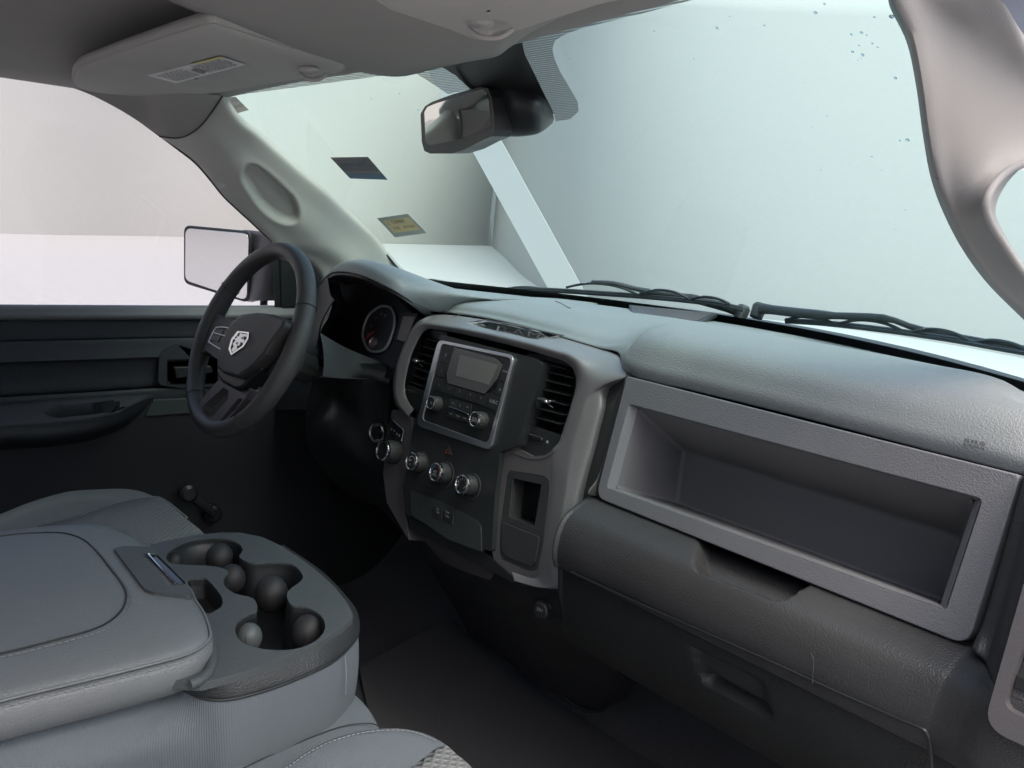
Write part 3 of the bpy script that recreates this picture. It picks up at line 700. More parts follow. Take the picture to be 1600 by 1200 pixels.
# --- storage bin: frame and tapered recess
bo = [(979, 587.5), (1594, 742.5), (1512, 1010), (930, 777)]
bi = [(983, 632), (1534, 780), (1477, 953), (948, 762)]
bin_ = plate2('bin_frame', SP, rnd2([SP.uv(*p, .012) for p in bo], [.004, .006, .02, .02]), GRAY, dash, w0=-.012, w1=.012, holes=[rnd2([SP.uv(*p, .012) for p in bi], .006, 5)], bevel=.0045, seg=4, taper=.006)
o1 = [SP.at(*p, .012) for p in bi]; cI = sum(o1, Vector())/4
o1b = [p+(cI-p).normalized()*.010-SP.n*.010 for p in o1]
bk = [on(1068, 703, y=.40), None, None, on(1057, 787, y=.40)]
bk[1] = Vector((o1[1].x-.055, .40, bk[0].z)); bk[2] = Vector((o1[2].x-.055, .40, bk[3].z))
V = o1+o1b+bk
mk('bin_lip', o1+o1b, [(i, (i+1) % 4, 4+(i+1) % 4, 4+i) for i in range(4)], GRAY, bin_, smooth=False)
mk('bin_recess', o1b+bk, [(i, (i+1) % 4, 4+(i+1) % 4, 4+i) for i in range(4)]+[(4, 5, 6, 7)], GRAYS, bin_, smooth=False, bevel=.006)
# --- airbag lettering pressed in the pad
# --- right hand air vent bezel (cut by the frame)
RP = PL((.9, .17, .6), (.05, -1, .12))
rv = plate('side_vent_bezel', RP, [(1612, 868), (1536, 1136), (1800, 1258), (1840, 950)], mat('mid_titanium_plastic', (.13, .125, .13), .36, .4, 'flake', 1000, .15, .16), dash, w0=-.01, w1=.012, bevel=.005, seg=4, rad=.022, holes=[[(1642, 880), (1566, 1106), (1770, 1196), (1790, 980)]], hrad=.012)
q = [RP.at(*p, -.004) for p in [(1636, 878), (1562, 1110), (1760, 1200), (1790, 980)]]
mk('vent_cavity', q+[v+Vector((0, .05, 0)) for v in q], [(4, 5, 6, 7), (0, 1, 5, 4), (1, 2, 6, 5), (2, 3, 7, 6), (3, 0, 4, 7)], BLACK, rv, smooth=False)
for i in range(4):
    a = RP.at(1576+i*13, 1108-i*52, .0); b = a+Vector((.10, 0, 0))
    mk('slat', [a, b, b+Vector((0, .02, .006)), a+Vector((0, .02, .006)), a-Vector((0, 0, .012)), b-Vector((0, 0, .012))], [(0, 1, 2, 3), (0, 4, 5, 1)], DARK, rv, smooth=False, solid=.002)
# --- satin bezel of the centre stack
inn = [(646, 640), (636, 624), (632, 606), (636, 580), (644, 551), (656, 526), (664, 517), (676, 514), (720, 521), (790, 537), (862, 557), (885, 566), (897, 578), (901, 600), (893, 633), (884, 662), (874, 690), (864, 704), (860, 722), (860, 760), (856, 800), (848, 850), (842, 880), (836, 903), (800, 893)]
crt = [(640, 648), (626, 628), (622, 606), (626, 576), (635, 547), (648, 520), (660, 508), (676, 506), (730, 514), (805, 530), (868, 547), (893, 555), (908, 569), (915, 596), (908, 634), (899, 664), (890, 692), (886, 712), (882, 736), (880, 765), (874, 800), (864, 850), (858, 880), (852, 916), (803, 906)]
outb = [(642, 655), (620, 634), (614, 606), (619, 575), (630, 542), (645, 512), (661, 498), (687, 491.5), (746, 498), (806, 508), (867, 525), (935, 544.5), (974, 556), (955, 592), (943, 606), (938, 640), (930, 672), (921, 708), (913, 736), (905, 768), (899, 800), (884, 850), (881, 880), (886, 921), (806, 909)]
r0 = [SP.at(*p, -.012) for p in inn]; r1 = [SP.at(*p, -.001) for p in inn]; r2 = [SP.at(*p, .005) for p in crt]
r4 = []
for i, p in enumerate(outb):
    if i < 6 or i > 13: r4.append(SP.at(*p, -.004 if i > 13 else .0))
    elif i == 13: r4.append(SP.at(*p, -.002))
    else: r4.append(on(*p, y={6: .302, 7: .350}.get(i, .373)))
r4[12] = on(974, 560, y=.350); r4[13] = SP.at(978, 587, -.003)
r3 = [a*.55+b*.45+SP.n*(.003 if i > 12 or i < 6 else 0) for i, (a, b) in enumerate(zip(r2, r4))]
r5 = [p-SP.n*.02 for p in r4]
trp = [(729, 505.5), (760, 500.5), (872, 524), (837, 530)]
bz = patch('stack_bezel', [r0, r1, r2, r3, r4, r5], SILV, dash, 14, 8, disp=lambda px, py: 0 if not (715 < px < 885 and 495 < py < 536) else -.014*sst(-.6, 2.2, dpoly(px, py, trp)))
# seams between bezel pieces
for q in ([(692, 511), (700, 502), (722, 494)], [(840, 549), (846, 541), (858, 534), (874, 527)]):
    tube('bezel_seam', [on(x, y, y=.305+.065*i/(len(q)-1)) + Vector((0, -.004, .003)) for i, (x, y) in enumerate(q)], .0007, DARK, dash, 6, 3)
tube('bezel_gap', [SP.at(*p, .0005) for p in [(654, 521), (664, 512), (678, 510), (722, 517), (792, 533), (862, 552), (886, 561), (900, 574), (905, 598), (897, 634), (887, 664), (877, 694), (868, 706), (848, 716), (826, 716), (800, 706)]], .0008, SILVD, dash, 6, 4)
# column beside the pocket
pk = [(797, 735), (849, 743), (858, 750), (858, 768), (845, 870), (839, 890), (828, 893), (784, 874), (780, 862), (782, 815), (792, 742)]
plate('pocket_surround', SP, [(782, 706), (806, 700), (832, 713), (852, 711), (866, 701), (866, 760), (852, 850), (842, 905), (803, 902), (776, 890), (768, 860), (771, 777)], SILVD, dash, w0=-.02, w1=-.0005, bevel=.0015, rad=.003, holes=[pk], hrad=.004)
pf = plate('pocket_module', SP, pk, BLK, dash, w0=-.03, w1=-.001, bevel=.002, rad=.004, holes=[[(801, 747), (846, 757), (835, 822), (795, 808)]], hrad=.003)
q = [SP.at(*p, -.006) for p in [(799, 745), (848, 755), (837, 824), (793, 810)]]
mk('pocket_well', q+[v-SP.n*.05+Vector((0, 0, .006)) for v in q], [(4, 5, 6, 7), (0, 1, 5, 4), (1, 2, 6, 5), (2, 3, 7, 6), (3, 0, 4, 7)], BLACK, pf, smooth=False)
plate('pocket_door', SP, [(783, 815), (842, 839), (836, 878), (830, 886), (790, 870), (784, 860)], BLK, pf, w0=-.004, w1=.0015, bevel=.001, rad=.003)
# --- tray with raised lettering on top of the stack
TP = PL(on(790, 516, y=.345)+Vector((0, -.003, .009)), (0, -.30, 1))
trf = [TP.at(*p, -.008) for p in [(722, 505.3), (758, 499.5), (880, 524), (838, 532)]]
tr_ = tube('tray_rim', [a_*(1-f)+b_*f for a_, b_ in zip(trf, trf[1:]+trf[:1]) for f in (0, .25, .5, .75)], .0011, SILVD, bz, 6, closed=True)
bzb = bvh_of(bz); G_ = 14; V = []; F = []
for j in range(G_+1):
    for i in range(G_+1):
        u, v_ = i/G_*.90+.05, j/G_*.84+.10
        px = [trp[0][k]*(1-u)*(1-v_)+trp[1][k]*(1-u)*0+0 for k in (0, 1)]
        px = [trp[1][k]*(1-u)*(1-v_)+trp[2][k]*u*(1-v_)+trp[3][k]*u*v_+trp[0][k]*(1-u)*v_ for k in (0, 1)]
        V.append(cast(bzb, px[0], px[1], .0012) or on(px[0], px[1], y=.35))
F = [(j*(G_+1)+i, j*(G_+1)+i+1, (j+1)*(G_+1)+i+1, (j+1)*(G_+1)+i) for j in range(G_) for i in range(G_)]
mk('tray_liner', V, F, DARK, bz)
drape_text('raised_letter', 'R', [(778, 509), (797, 512), (796, 521), (775, 518)], bzb, SILVD, bz, .003)
drape_text('raised_letter', 'A', [(802, 513), (820, 516), (819, 525), (799, 522)], bzb, SILVD, bz, .003)
drape_text('raised_letter', 'M', [(826, 517), (846, 521), (840, 528), (824, 526)], bzb, SILVD, bz, .003)
# --- vents
def vent(outline, slats, tab, tabdir, wheel, sy):
    r = plate('air_vent', SP, outline, BLACK, dash, w0=-.06, w1=-.052, bevel=0)
    for (x0, y0, x1, y1) in slats:
        a, b = SP.at(x0, y0, -.010), SP.at(x1, y1, -.010); d = -SP.n*.022+SP.v*.004; t_ = SP.v*.0016
        mk('slat', [a, b, b+d, a+d, a-t_, b-t_, b+d-t_, a+d-t_], [(0, 1, 2, 3), (4, 7, 6, 5), (0, 4, 5, 1), (1, 5, 6, 2), (2, 6, 7, 3), (3, 7, 4, 0)], DARK, r, smooth=False, bevel=.0006)
    x0, y0, x1, y1 = slats[0]; x2, y2, x3, y3 = slats[-1]
    for i in range(7):
        f = (i+.5)/7; a = SP.at(x0+(x1-x0)*f, y0+(y1-y0)*f, -.035); b = SP.at(x2+(x3-x2)*f, y2+(y3-y2)*f, -.035); d = -SP.n*.016; t_ = SP.u*.0012
        mk('vane', [a, b, b+d, a+d, a+t_, b+t_, b+d+t_, a+d+t_], [(0, 1, 2, 3), (4, 7, 6, 5), (0, 4, 5, 1), (1, 5, 6, 2), (2, 6, 7, 3), (3, 7, 4, 0)], DARK, r, smooth=False)
    c = SP.at(*tab, .001); s_ = tabdir
    ell('vent_tab', c, (.017*abs(s_), .006, .0045), BLK, r, Matrix((SP.u, SP.n, SP.v)).transposed())
    ell('tab_marker', c+SP.u*.010*s_+SP.n*.004, (.0035, .003, .0028), CHR, r, Matrix((SP.u, SP.n, SP.v)).transposed())
    if s_ > .5:
        for dz in (.003, -.004): tube('tab_fork', [c+SP.u*.014+SP.v*dz, c+SP.u*.026+SP.v*dz*1.6], .0008, SATCHR, r, 6)
    plate('vent_housing', SP, wheel, DARK, r, w0=-.03, w1=-.010, bevel=.001, rad=.003)
    x, y, s2 = sy
    plate('vent_wheel', SP, [(x-11*s2, y-5*s2), (x+9*s2, y+1*s2), (x+10*s2, y+8*s2), (x-10*s2, y+2*s2)], BLACK, r, w0=-.02, w1=-.006, bevel=.0012, rad=.002)
    tube('wheel_edge', [SP.at(x-9*s2, y-3.4*s2, -.005), SP.at(x+7*s2, y+1.3*s2, -.005)], .0006, SATCHR, r, 6)
    return r
sl = [(843, 564, 886, 577), (838, 576.5, 896, 590), (837, 590, 891, 603), (832, 604, 889, 617.5), (828, 618, 884, 632.5), (823, 633, 880, 648), (819, 647, 875, 662)]
v1 = vent([(824, 552), (866, 556), (900, 572), (908, 602), (880, 700), (850, 722), (790, 700)], sl, (849, 626), 1, [(814, 660), (876, 680), (866, 702), (850, 713), (826, 714), (800, 700)], (837, 682, 1))
text('vent_symbol', '#', SP, (815, 677), .009, WHITEP, v1, w=-.008); text('vent_symbol', '=', SP, (855, 691), .011, WHITEP, v1, w=-.008)
sl = [(663, 528, 688, 535), (657, 539.5, 682, 547), (652, 550.5, 678, 558), (648, 562, 674, 570), (644, 573, 670, 581.5), (640, 584, 664, 592.5), (637, 595, 660, 603)]
v2 = vent([(650, 512), (700, 520), (665, 660), (640, 640), (624, 606)], sl, (650, 564), .6, [(634, 600), (662, 610), (654, 646), (645, 640), (635, 622)], (644, 612, .7))
text('vent_symbol', '#', SP, (634, 609), .006, WHITEP, v2, w=-.008)
# --- black centre panel and radio
cpn = plate('centre_panel', SP, [(689, 522.5), (829, 558), (845, 566), (836, 600), (808, 696), (782, 706), (773, 777), (768, 862), (700, 838), (634, 803), (630, 764), (641, 700), (650, 652), (668, 590)], DARK, dash, w0=-.05, w1=.010, bevel=.004, rad=.006, seg=4)
plate('centre_panel_flank', SP, [(829, 560), (846, 567), (806, 700), (790, 704)], SILVD, dash, w0=-.03, w1=.004, bevel=.002, rad=.002)
RA = SP.up(.011)
rad = plate('radio', RA, [(690, 535.5), (803, 559.5), (766, 697.5), (659, 660)], mat('radio_face', (.018, .019, .020), .3, 0, 'plastic', 900, .05), dash, w0=-.01, w1=.001, bevel=.001, rad=.010)
tp = rnd2([RA.uv(*p) for p in [(686.5, 531), (806.5, 556), (768.5, 704), (652, 665)]], .016, 8); ti = rnd2([RA.uv(*p) for p in [(692, 537), (802, 560.5), (764, 693), (661.5, 656)]], .011, 8)
plate2('chrome_surround', RA, tp, SATCHR, rad, w0=-.004, w1=.0035, holes=[ti], bevel=.0016, seg=4)
RB = RA.up(.001)
scr = plate('display', RB, [(709, 541), (775, 558), (787, 569), (778, 600), (757, 618), (697, 600), (695, 584)], GLOSSB, rad, w0=-.002, w1=.002, bevel=.0008, rad=.003)
plate('display_border', RB, [(710, 543), (774, 560), (785, 570), (776.5, 592), (757, 615.5), (699, 598.5), (697.5, 583)], SCREENB, scr, w0=0, w1=.0026, bevel=.0003, rad=.001)
plate('display_film', RB, [(718.5, 554), (778, 570), (764, 601.5), (712, 587)], SCREEN, scr, w0=0, w1=.003, bevel=.0001)
def btn(q, lab=None, size=.006, par=rad, m_=DARK, w=.0018):
    c = Vector((sum(p[0] for p in q)/4, sum(p[1] for p in q)/4)); q2 = [(p[0]+(c.x-p[0])*.05, p[1]+(c.y-p[1])*.05) for p in q]
    b_ = plate('button', RB, q2, m_, par, w0=-.002, w1=w, bevel=.0005, rad=.001)
    if lab: text('button_print', lab, RB, (c.x, c.y), size, GREYP, b_, w=w+.0003)
    return b_
btn([(692, 540), (707.5, 543.5), (700.5, 570), (686, 566)], 'X', .009); btn([(685.5, 567.5), (700, 571.5), (694, 590), (681.5, 587)], 'i', .009)
btn([(788, 563), (801, 566), (792, 599.5), (779, 595)], 'PHONE', .0045); btn([(778.5, 596.5), (791.5, 600.5), (784, 620), (772, 616)], 'o', .008)
T0, T1, B0, B1 = Vector((679.5, 590.5)), Vector((787, 620)), Vector((675, 607)), Vector((778.5, 643))
for i, s_ in enumerate(('1', '2', '3', '4', '5', 'A-B-C')):
    f0, f1 = (i/6.4, (i+1)/6.4) if i < 5 else (5/6.4, 1)
    btn([tuple(T0+(T1-T0)*f0), tuple(T0+(T1-T0)*f1), tuple(B0+(B1-B0)*f1), tuple(B0+(B1-B0)*f0)], s_, .0085 if i == 5 else .006)
T0, T1, B0, B1 = Vector((702, 622)), Vector((737, 631.5)), Vector((700.5, 634)), Vector((735, 645))
for i, s_ in enumerate(('<<', '||', '>>')):
    btn([tuple(T0+(T1-T0)*i/3), tuple(T0+(T1-T0)*(i+1)/3), tuple(B0+(B1-B0)*(i+1)/3), tuple(B0+(B1-B0)*i/3)], s_, .006)
T0, T1, B0, B1 = Vector((700, 639)), Vector((733, 650)), Vector((698, 651)), Vector((731, 661))
for i, s_ in enumerate(('INFO', 'MENU', 'BACK')):
    btn([tuple(T0+(T1-T0)*i/3), tuple(T0+(T1-T0)*(i+1)/3), tuple(B0+(B1-B0)*(i+1)/3), tuple(B0+(B1-B0)*i/3)], s_, .0035)
plate('chrome_strip', RB, [(701.5, 634), (732, 646.5), (731.5, 649), (701, 636.5)], CHR, rad, w0=0, w1=.004, bevel=.0006)
def knob(name, fpx, length, r, par, w0, chrome='thin', ridges=.03, rb=None, m_=BLK):
    """fpx: pixel of the centre of the knob's front face"""
    P_ = SP.up(w0+length); c = P_.at(*fpx); base = c-SP.n*length; rb = rb or r*1.08
    k_ = lathe(name, base, SP.n, [(rb, -.002), (rb, length*.35), (r, length*.85), (r*.96, length*.96), (r*.9, length)], m_, par, 56, ridges)
    if chrome == 'thin':
        lathe('knob_ring', base, SP.n, [(r*.98, length-.001), (r*.98, length+.0015), (r*.88, length+.0022), (r*.84, length+.0015), (r*.84, length-.001)], CHR, k_, 48)
        lathe('knob_face', base, SP.n, [(r*.84, length-.001), (r*.84, length+.001), (r*.5, length+.0014)], BLACK, k_, 40)
    else:
        lathe('knob_ring', base, SP.n, [(r*1.02, length-.004), (r*1.04, length-.001), (r*1.0, length+.0018), (r*.88, length+.003), (r*.80, length+.0015), (r*.80, length-.001)], CHR, k_, 48)
        lathe('knob_face', base, SP.n, [(r*.80, length-.001), (r*.80, length+.0008), (r*.5, length+.001)], BLACK, k_, 40)
    return k_, PL(c, SP.n, SP.u)
k_, kp = knob('volume_knob', (673.5, 629), .017, .0125, rad, .012); text('knob_print', 'o', kp, (673.5, 629), .010, GREYP, k_, w=.002)
k_, kp = knob('tuning_knob', (742, 655), .019, .0135, rad, .012); text('knob_print', 'ENTER', kp, (742, 654), .0045, GREYP, k_, w=.002); text('knob_print', 'BROWSE', kp, (742, 658), .0045, GREYP, k_, w=.002)
# --- climate controls
def arc(name, pl_, a0, a1, r, wd, m_, par, w):
    V = []; n = 16
    for i in range(n+1):
        a = R_(a0+(a1-a0)*i/n); V += [pl_.pt(math.cos(a)*(r-wd), math.sin(a)*(r-wd), w), pl_.pt(math.cos(a)*r, math.sin(a)*r, w)]
    return mk(name, V, [(2*i, 2*i+1, 2*i+3, 2*i+2) for i in range(n)], m_, par, smooth=False)
for j, (px, lab) in enumerate((((643.5, 721), 'fan'), ((681, 738), 'temp'), ((722, 757), 'mode'))):
    c0 = SP.up(.010).at(px[0]+ (15 if j else 13), px[1]+4)
    lathe('knob_collar', c0, SP.n, [(.0245, -.004), (.0245, .001), (.0225, .002), (.0215, -.001)], BLK, dash, 48)
    k_, kp = knob('climate_knob', px, .022, .0172, dash, .010, 'thick', .0, rb=.0185)
    if lab == 'fan':
        arc('dial_mark', kp, -30, 150, .0105, .0014, WHITEP, k_, .0012); text('dial_print', 'OFF', kp, (640.5, 719), .006, WHITEP, k_, w=.0012); text('dial_print', 'o', kp, (640.5, 725), .006, WHITEP, k_, w=.0012); text('dial_print', '*', kp, (649, 725), .010, WHITEP, k_, w=.0012)
    elif lab == 'temp':
        arc('dial_mark', kp, 95, 190, .0120, .0013, BLUEP, k_, .0012); arc('dial_mark', kp, -40, 80, .0120, .0016, REDP, k_, .0012)
        text('dial_print', 'A/C', kp, (680, 737), .0062, WHITEP, k_, w=.0012); text('dial_print', 'MAX', kp, (679, 742), .0055, WHITEP, k_, w=.0012); text('dial_print', 'o', kp, (671.5, 742), .006, WHITEP, k_, w=.0012)
    else:
        for a in (200, 165, 130, 95, 60, 25, -10, -35):
            p = kp.pt(math.cos(R_(a))*.0098, math.sin(R_(a))*.0098, .0012); text('dial_print', random.choice(['v', 'u', '*', '3']), PL(p, kp.n, kp.u), proj(p), .0058, WHITEP, k_, w=0)
HZ = SP.up(.0105)
hb = plate('hazard_button', HZ, [(700, 695.5), (706, 712), (693, 709)], DARK, dash, w0=-.002, w1=.002, bevel=.0006, rad=.002)
tube('hazard_triangle', [HZ.at(*p, .0024) for p in [(699.5, 701), (703, 709.5), (695.5, 707)]], .0005, REDP, hb, 5, closed=True)
# --- switch bank
swb = plate('switch_bank', SP.up(.009), [(641, 766), (690, 784), (742, 812), (751, 822), (752, 862), (700, 843), (642, 803)], mat('switch_plastic', (.030, .034, .035), .45, 0, 'plastic', 900, .1), dash, w0=-.004, w1=.003, bevel=.0012, rad=.002)
plate('switch', SP.up(.012), [(676, 790), (690, 796), (689, 812), (675, 806)], DARK, swb, w0=0, w1=.0015, bevel=.0005)
plate('switch', SP.up(.012), [(692, 797), (708, 804), (707, 820), (691, 813)], DARK, swb, w0=0, w1=.0015, bevel=.0005)
text('switch_print', 'ESC', SP.up(.0136), (684, 796), .0048, GREYP, swb); text('switch_print', 'OFF', SP.up(.0136), (684, 801), .0048, GREYP, swb); text('switch_print', 'TOW', SP.up(.0136), (699, 801), .0048, GREYP, swb); text('switch_print', 'HAUL', SP.up(.0136), (699, 807), .0048, GREYP, swb)
plate('lower_lip', SP, [(636, 806), (700, 836), (757, 862), (805, 905), (884, 920), (886, 926), (806, 914), (738, 878), (640, 826)], BLACK, dash, w0=-.03, w1=.002, bevel=.001)
# --- left part of the stack: gear dial panel
GP = SP.up(-.006)
gpn = plate('gear_dial_panel', GP, [(612, 640), (623, 640), (644, 657), (640, 720), (629, 765), (631, 795), (641, 850), (604, 786), (598, 740), (604, 690)], SILVD, dash, w0=-.04, w1=.004, bevel=.0015, rad=.004)
plate('gear_window_frame', GP, [(611, 653), (630, 671), (628, 692), (622, 716), (600, 700), (604, 668)], DARK, gpn, w0=0, w1=.0075, bevel=.001, rad=.002)
gw = plate('gear_window', GP, [(612, 657), (629, 672), (626, 690), (608, 680)], GLOSSB, gpn, w0=0, w1=.0085, bevel=.0005, rad=.001)
tube('gear_window_trim', [GP.at(*p, .0095) for p in [(613.5, 656.5), (629, 670.5), (631, 673), (627.5, 689)]], .0012, CHR, gpn, 6)
for s_, px in (('P', (612, 671)), ('R', (616, 674)), ('N', (620, 678)), ('D', (624, 681))): text('gear_letter', s_, GP, px, .0058, WHITEP, gw, w=.0092)
knob('gear_dial', (598, 704), .030, .0205, gpn, .002, 'thick', .02, rb=.022)
# knee panel around the ignition, plus ring
KP = PL(on(590, 676, y=.285), (.25, -1, .10))
kpn = patch('knee_panel', [[on(490, 592, y=.12), on(530, 588, y=.19), on(575, 590, y=.27), on(612, 604, y=.29)], [on(478, 640, y=.15), on(520, 622, y=.24), on(570, 650, y=.275), on(607, 640, y=.295)], [on(480, 690, y=.22), on(530, 680, y=.245), on(575, 700, y=.28), on(606, 690, y=.30)],
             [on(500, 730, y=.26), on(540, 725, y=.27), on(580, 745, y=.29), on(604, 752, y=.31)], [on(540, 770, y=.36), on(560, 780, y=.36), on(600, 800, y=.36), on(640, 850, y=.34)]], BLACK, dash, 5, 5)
c = KP.at(590, 676, .004)
ig = lathe('ignition_switch', c, KP.n, [(.0215, -.012), (.0215, .003), (.0195, .0055), (.0165, .004), (.0150, -.002), (.0128, -.002), (.0125, .003), (.010, .004)], SATCHR, dash, 40)
lathe('key_barrel', c, KP.n, [(.0142, -.004), (.0136, .0015), (.012, .005), (.009, .0055)], BLACK, ig, 32)
# grey strip panels between column and stack
patch('column_side_panel', [[on(500, 520, y=.11), on(540, 543, y=.195), (on(590, 564, y=.28)), on(610, 570, y=.30)], [on(505, 545, y=.11), on(540, 556, y=.195), on(590, 574, y=.275), on(612, 582, y=.30)], [on(506, 570, y=.11), on(540, 575, y=.195), on(585, 588, y=.27), on(608, 598, y=.295)], [on(504, 588, y=.11), on(540, 591, y=.195), on(575, 592, y=.27), on(606, 612, y=.30)]], mat('upper_knee_vinyl', (.062, .068, .07), .5, 0, 'leather', 520, .4, .05), dash, 6, 5)
tube('panel_seam', [on(x, y, y=yy) for x, y, yy in [(500, 589, .108), (540, 591, .193), (575, 592, .255)]], .0008, SILVD, dash, 6, 3)
# --- lower stack cover down to the tunnel, power outlet
patch('tunnel_cover', [[on(641, 812, y=.27), on(735, 872, y=.25), on(806, 908, y=.235), on(886, 922, y=.225), on(900, 925, y=.24)], [on(655, 850, y=.30), on(740, 905, y=.27), on(815, 942, y=.25), on(892, 960, y=.24), on(925, 985, y=.26)],
        [on(680, 900, y=.36), on(740, 940, y=.33), on(830, 990, y=.29), on(905, 1010, y=.29), on(955, 1040, y=.30)], [on(720, 965, y=.47), on(770, 1000, y=.44), on(850, 1068, y=.42), on(915, 1060, y=.36), on(985, 1066, y=.38)],
        [on(730, 990, y=.50), on(800, 1040, y=.47), on(880, 1095, y=.45), on(930, 1114, y=.44), on(985, 1085, y=.45)]], BLACK, dash, 6, 5)
patch('stack_belly', [[on(650, 826, y=.262), on(700, 852, y=.25), on(772, 893, y=.236)], [on(668, 850, y=.268), on(705, 873, y=.255), on(770, 902, y=.24)], [on(690, 878, y=.285), on(725, 893, y=.268), on(764, 906, y=.25)]], SILVD, dash, 5, 5)
OP = PL(on(848, 952, y=.238), (.10, -1, -.05))
po = plate('power_outlet', OP, [(834, 936), (858, 940), (868, 972), (830, 966)], DARK, dash, w0=-.02, w1=.003, bevel=.002, rad=.004)
lathe('outlet_cap', OP.at(847, 952, .003), OP.n, [(.0150, -.002), (.0150, .004), (.013, .006), (.009, .0065)], BLK, po, 36)
text('outlet_print', '12V', OP, (843, 953), .008, GREYP, po, w=.0105)
tube('tunnel_seam', [on(x, y, y=yy)+Vector((.0, -.003, 0)) for x, y, yy in [(886, 924, .226), (900, 962, .236), (925, 1000, .25), (940, 1024, .265)]], .0009, SILVD, dash, 6, 3)
tube('tunnel_edge', [on(x, y, y=.43) for x, y in [(858, 1058), (872, 1080), (900, 1103), (930, 1112), (950, 1106), (975, 1075)]], .002, DARK, dash, 6, 4)
# dark body behind everything so that no light leaks in
mk('inner_body', [(-.93, .36, .10), (.98, .40, .34), (.98, .62, .80), (-.93, .62, .80), (-.93, .80, .10), (.98, .80, .10), (.98, .8, .84), (-.93, .80, .84)],
   [(4, 5, 6, 7), (3, 2, 6, 7)], BLACK, dash, smooth=False)
# --- instrument cluster
IP = PL(on(600, 520, y=.315), (0, -math.cos(R_(18)), math.sin(R_(18))))
clu = plate('gauge_cluster', IP, [(505, 440), (560, 434), (612, 460), (650, 494), (654, 560), (640, 600), (600, 590), (490, 570)], mat('cluster_face', (.018, .019, .022), .6), dash, w0=-.01, w1=0, bevel=0)
gc = IP.uv(588, 512); 
GZ_ = PL(IP.pt(gc.x, gc.y, .002), IP.n)
def gpx(px, w=0): return GZ_.uv(*px, w)
el_ = [(612, 482), (617, 500), (612, 524), (600, 546), (580, 549), (569, 535), (567, 518), (575, 494), (590, 481), (600, 478)]
plate('gauge_face', GZ_, el_, mat('gauge_face', (.035, .035, .037), .5), clu, w0=-.004, w1=.002, bevel=0, sm=4)
pts = smooth2([GZ_.uv(*p, .003) for p in el_], 6)
tube('gauge_ring', [GZ_.pt(p.x, p.y, .003) for p in pts], .0030, mat('gauge_ring_plastic', (.38, .385, .39), .35, .3), clu, 8, closed=True)
ring2 = [(601, 486), (606, 499), (602, 520), (583, 540), (575, 530), (574, 515), (581, 498), (592, 487)]
for i, px in enumerate([(602, 493), (596, 490), (587, 497), (580, 509), (575, 522)]):
    text('gauge_print', str(8-2*i) if i < 4 else '0', GZ_, px, .008, WHITEP, clu, w=.0028)
lathe('gauge_hub', GZ_.at(589, 515, .002), GZ_.n, [(.007, 0), (.006, .006), (.004, .007)], BLACK, clu, 24)
tube('gauge_needle', [GZ_.at(584, 518, .006), GZ_.at(571.5, 529, .006)], .0011, mat('needle_red', (.7, .06, .05), .4), clu, 6)
cs = GZ_.at(582, 535, .006); lathe('small_gauge', cs, GZ_.n, [(.0125, -.003), (.0125, .0), (.0112, .001), (.0108, -.001)], SATCHR, clu, 32)
tube('small_needle', [GZ_.at(581, 530, .0075), GZ_.at(576.5, 538, .0075)], .0007, mat('needle_red', (.7, .06, .05)), clu, 5)
plate('trip_display_frame', IP, [(629, 487), (652, 490), (634, 535), (614, 530)], BLACK, clu, w0=0, w1=.004, bevel=.001)
plate('trip_display', IP, [(630, 494), (648, 495), (634, 534), (620, 530)], mat('lcd_film', (.26, .24, .22), .4), clu, w0=0, w1=.0045, bevel=.0003)
mk('cluster_backing', [(-.66, .425, .5), (-.15, .425, .5), (-.15, .425, .852), (-.66, .425, .862), (-.66, .435, .5), (-.15, .435, .5), (-.15, .435, .852), (-.66, .435, .862)], [(0, 1, 2, 3), (7, 6, 5, 4), (0, 4, 5, 1), (1, 5, 6, 2), (2, 6, 7, 3), (3, 7, 4, 0)], BLACK, clu, smooth=False)  # added plate that stops light leaking in behind the cluster
patch('cluster_floor', [[on(500, 560, y=.21), on(560, 568, y=.23), on(600, 576, y=.27), on(612, 582, y=.31)], [on(540, 552, y=.315), on(580, 556, y=.315), on(605, 562, y=.315), on(625, 566, y=.315)]], DARK, clu, 5, 3)
patch('hood_underside', [[p+Vector((0, .002, -.0035)) for p in front[1:9]], [p+Vector((0, .006, -.010)) for p in front[1:9]], [p+Vector((-.01, .03, -.014)) for p in front[1:9]], [p+Vector((-.03, .07, -.026)) for p in front[1:9]]], DARK, dash, 4, 4)
patch('cluster_cheek', [[on(512, 434, y=.225), on(516, 460, y=.225), on(524, 478, y=.225), on(500, 520, y=.21), on(498, 560, y=.21)], [on(530, 440, y=.32), on(534, 460, y=.32), on(540, 480, y=.32), on(530, 520, y=.32), on(520, 560, y=.32)]], DARK, dash, 4, 3)
patch('dash_end_panel', [[on(514, 432, y=.24), on(520, 470, y=.235), on(505, 520, y=.22), on(495, 560, y=.22), on(480, 640, y=.22)], [on(506, 440, y=.28), on(508, 470, y=.27), on(490, 520, y=.26), on(470, 560, y=.25), on(455, 640, y=.25)], [on(490, 455, x=-.86), on(480, 480, x=-.87), on(470, 520, x=-.87), on(450, 560, x=-.87), on(430, 640, x=-.87)]], DARK, dash, 4, 4)
tube('dash_end_seam', [on(x, y, y=.222) for x, y in [(522, 468), (512, 484), (502, 505), (497, 530), (494, 545)]], .002, SILVD, dash, 6, 4)
# power of the small blister: lens

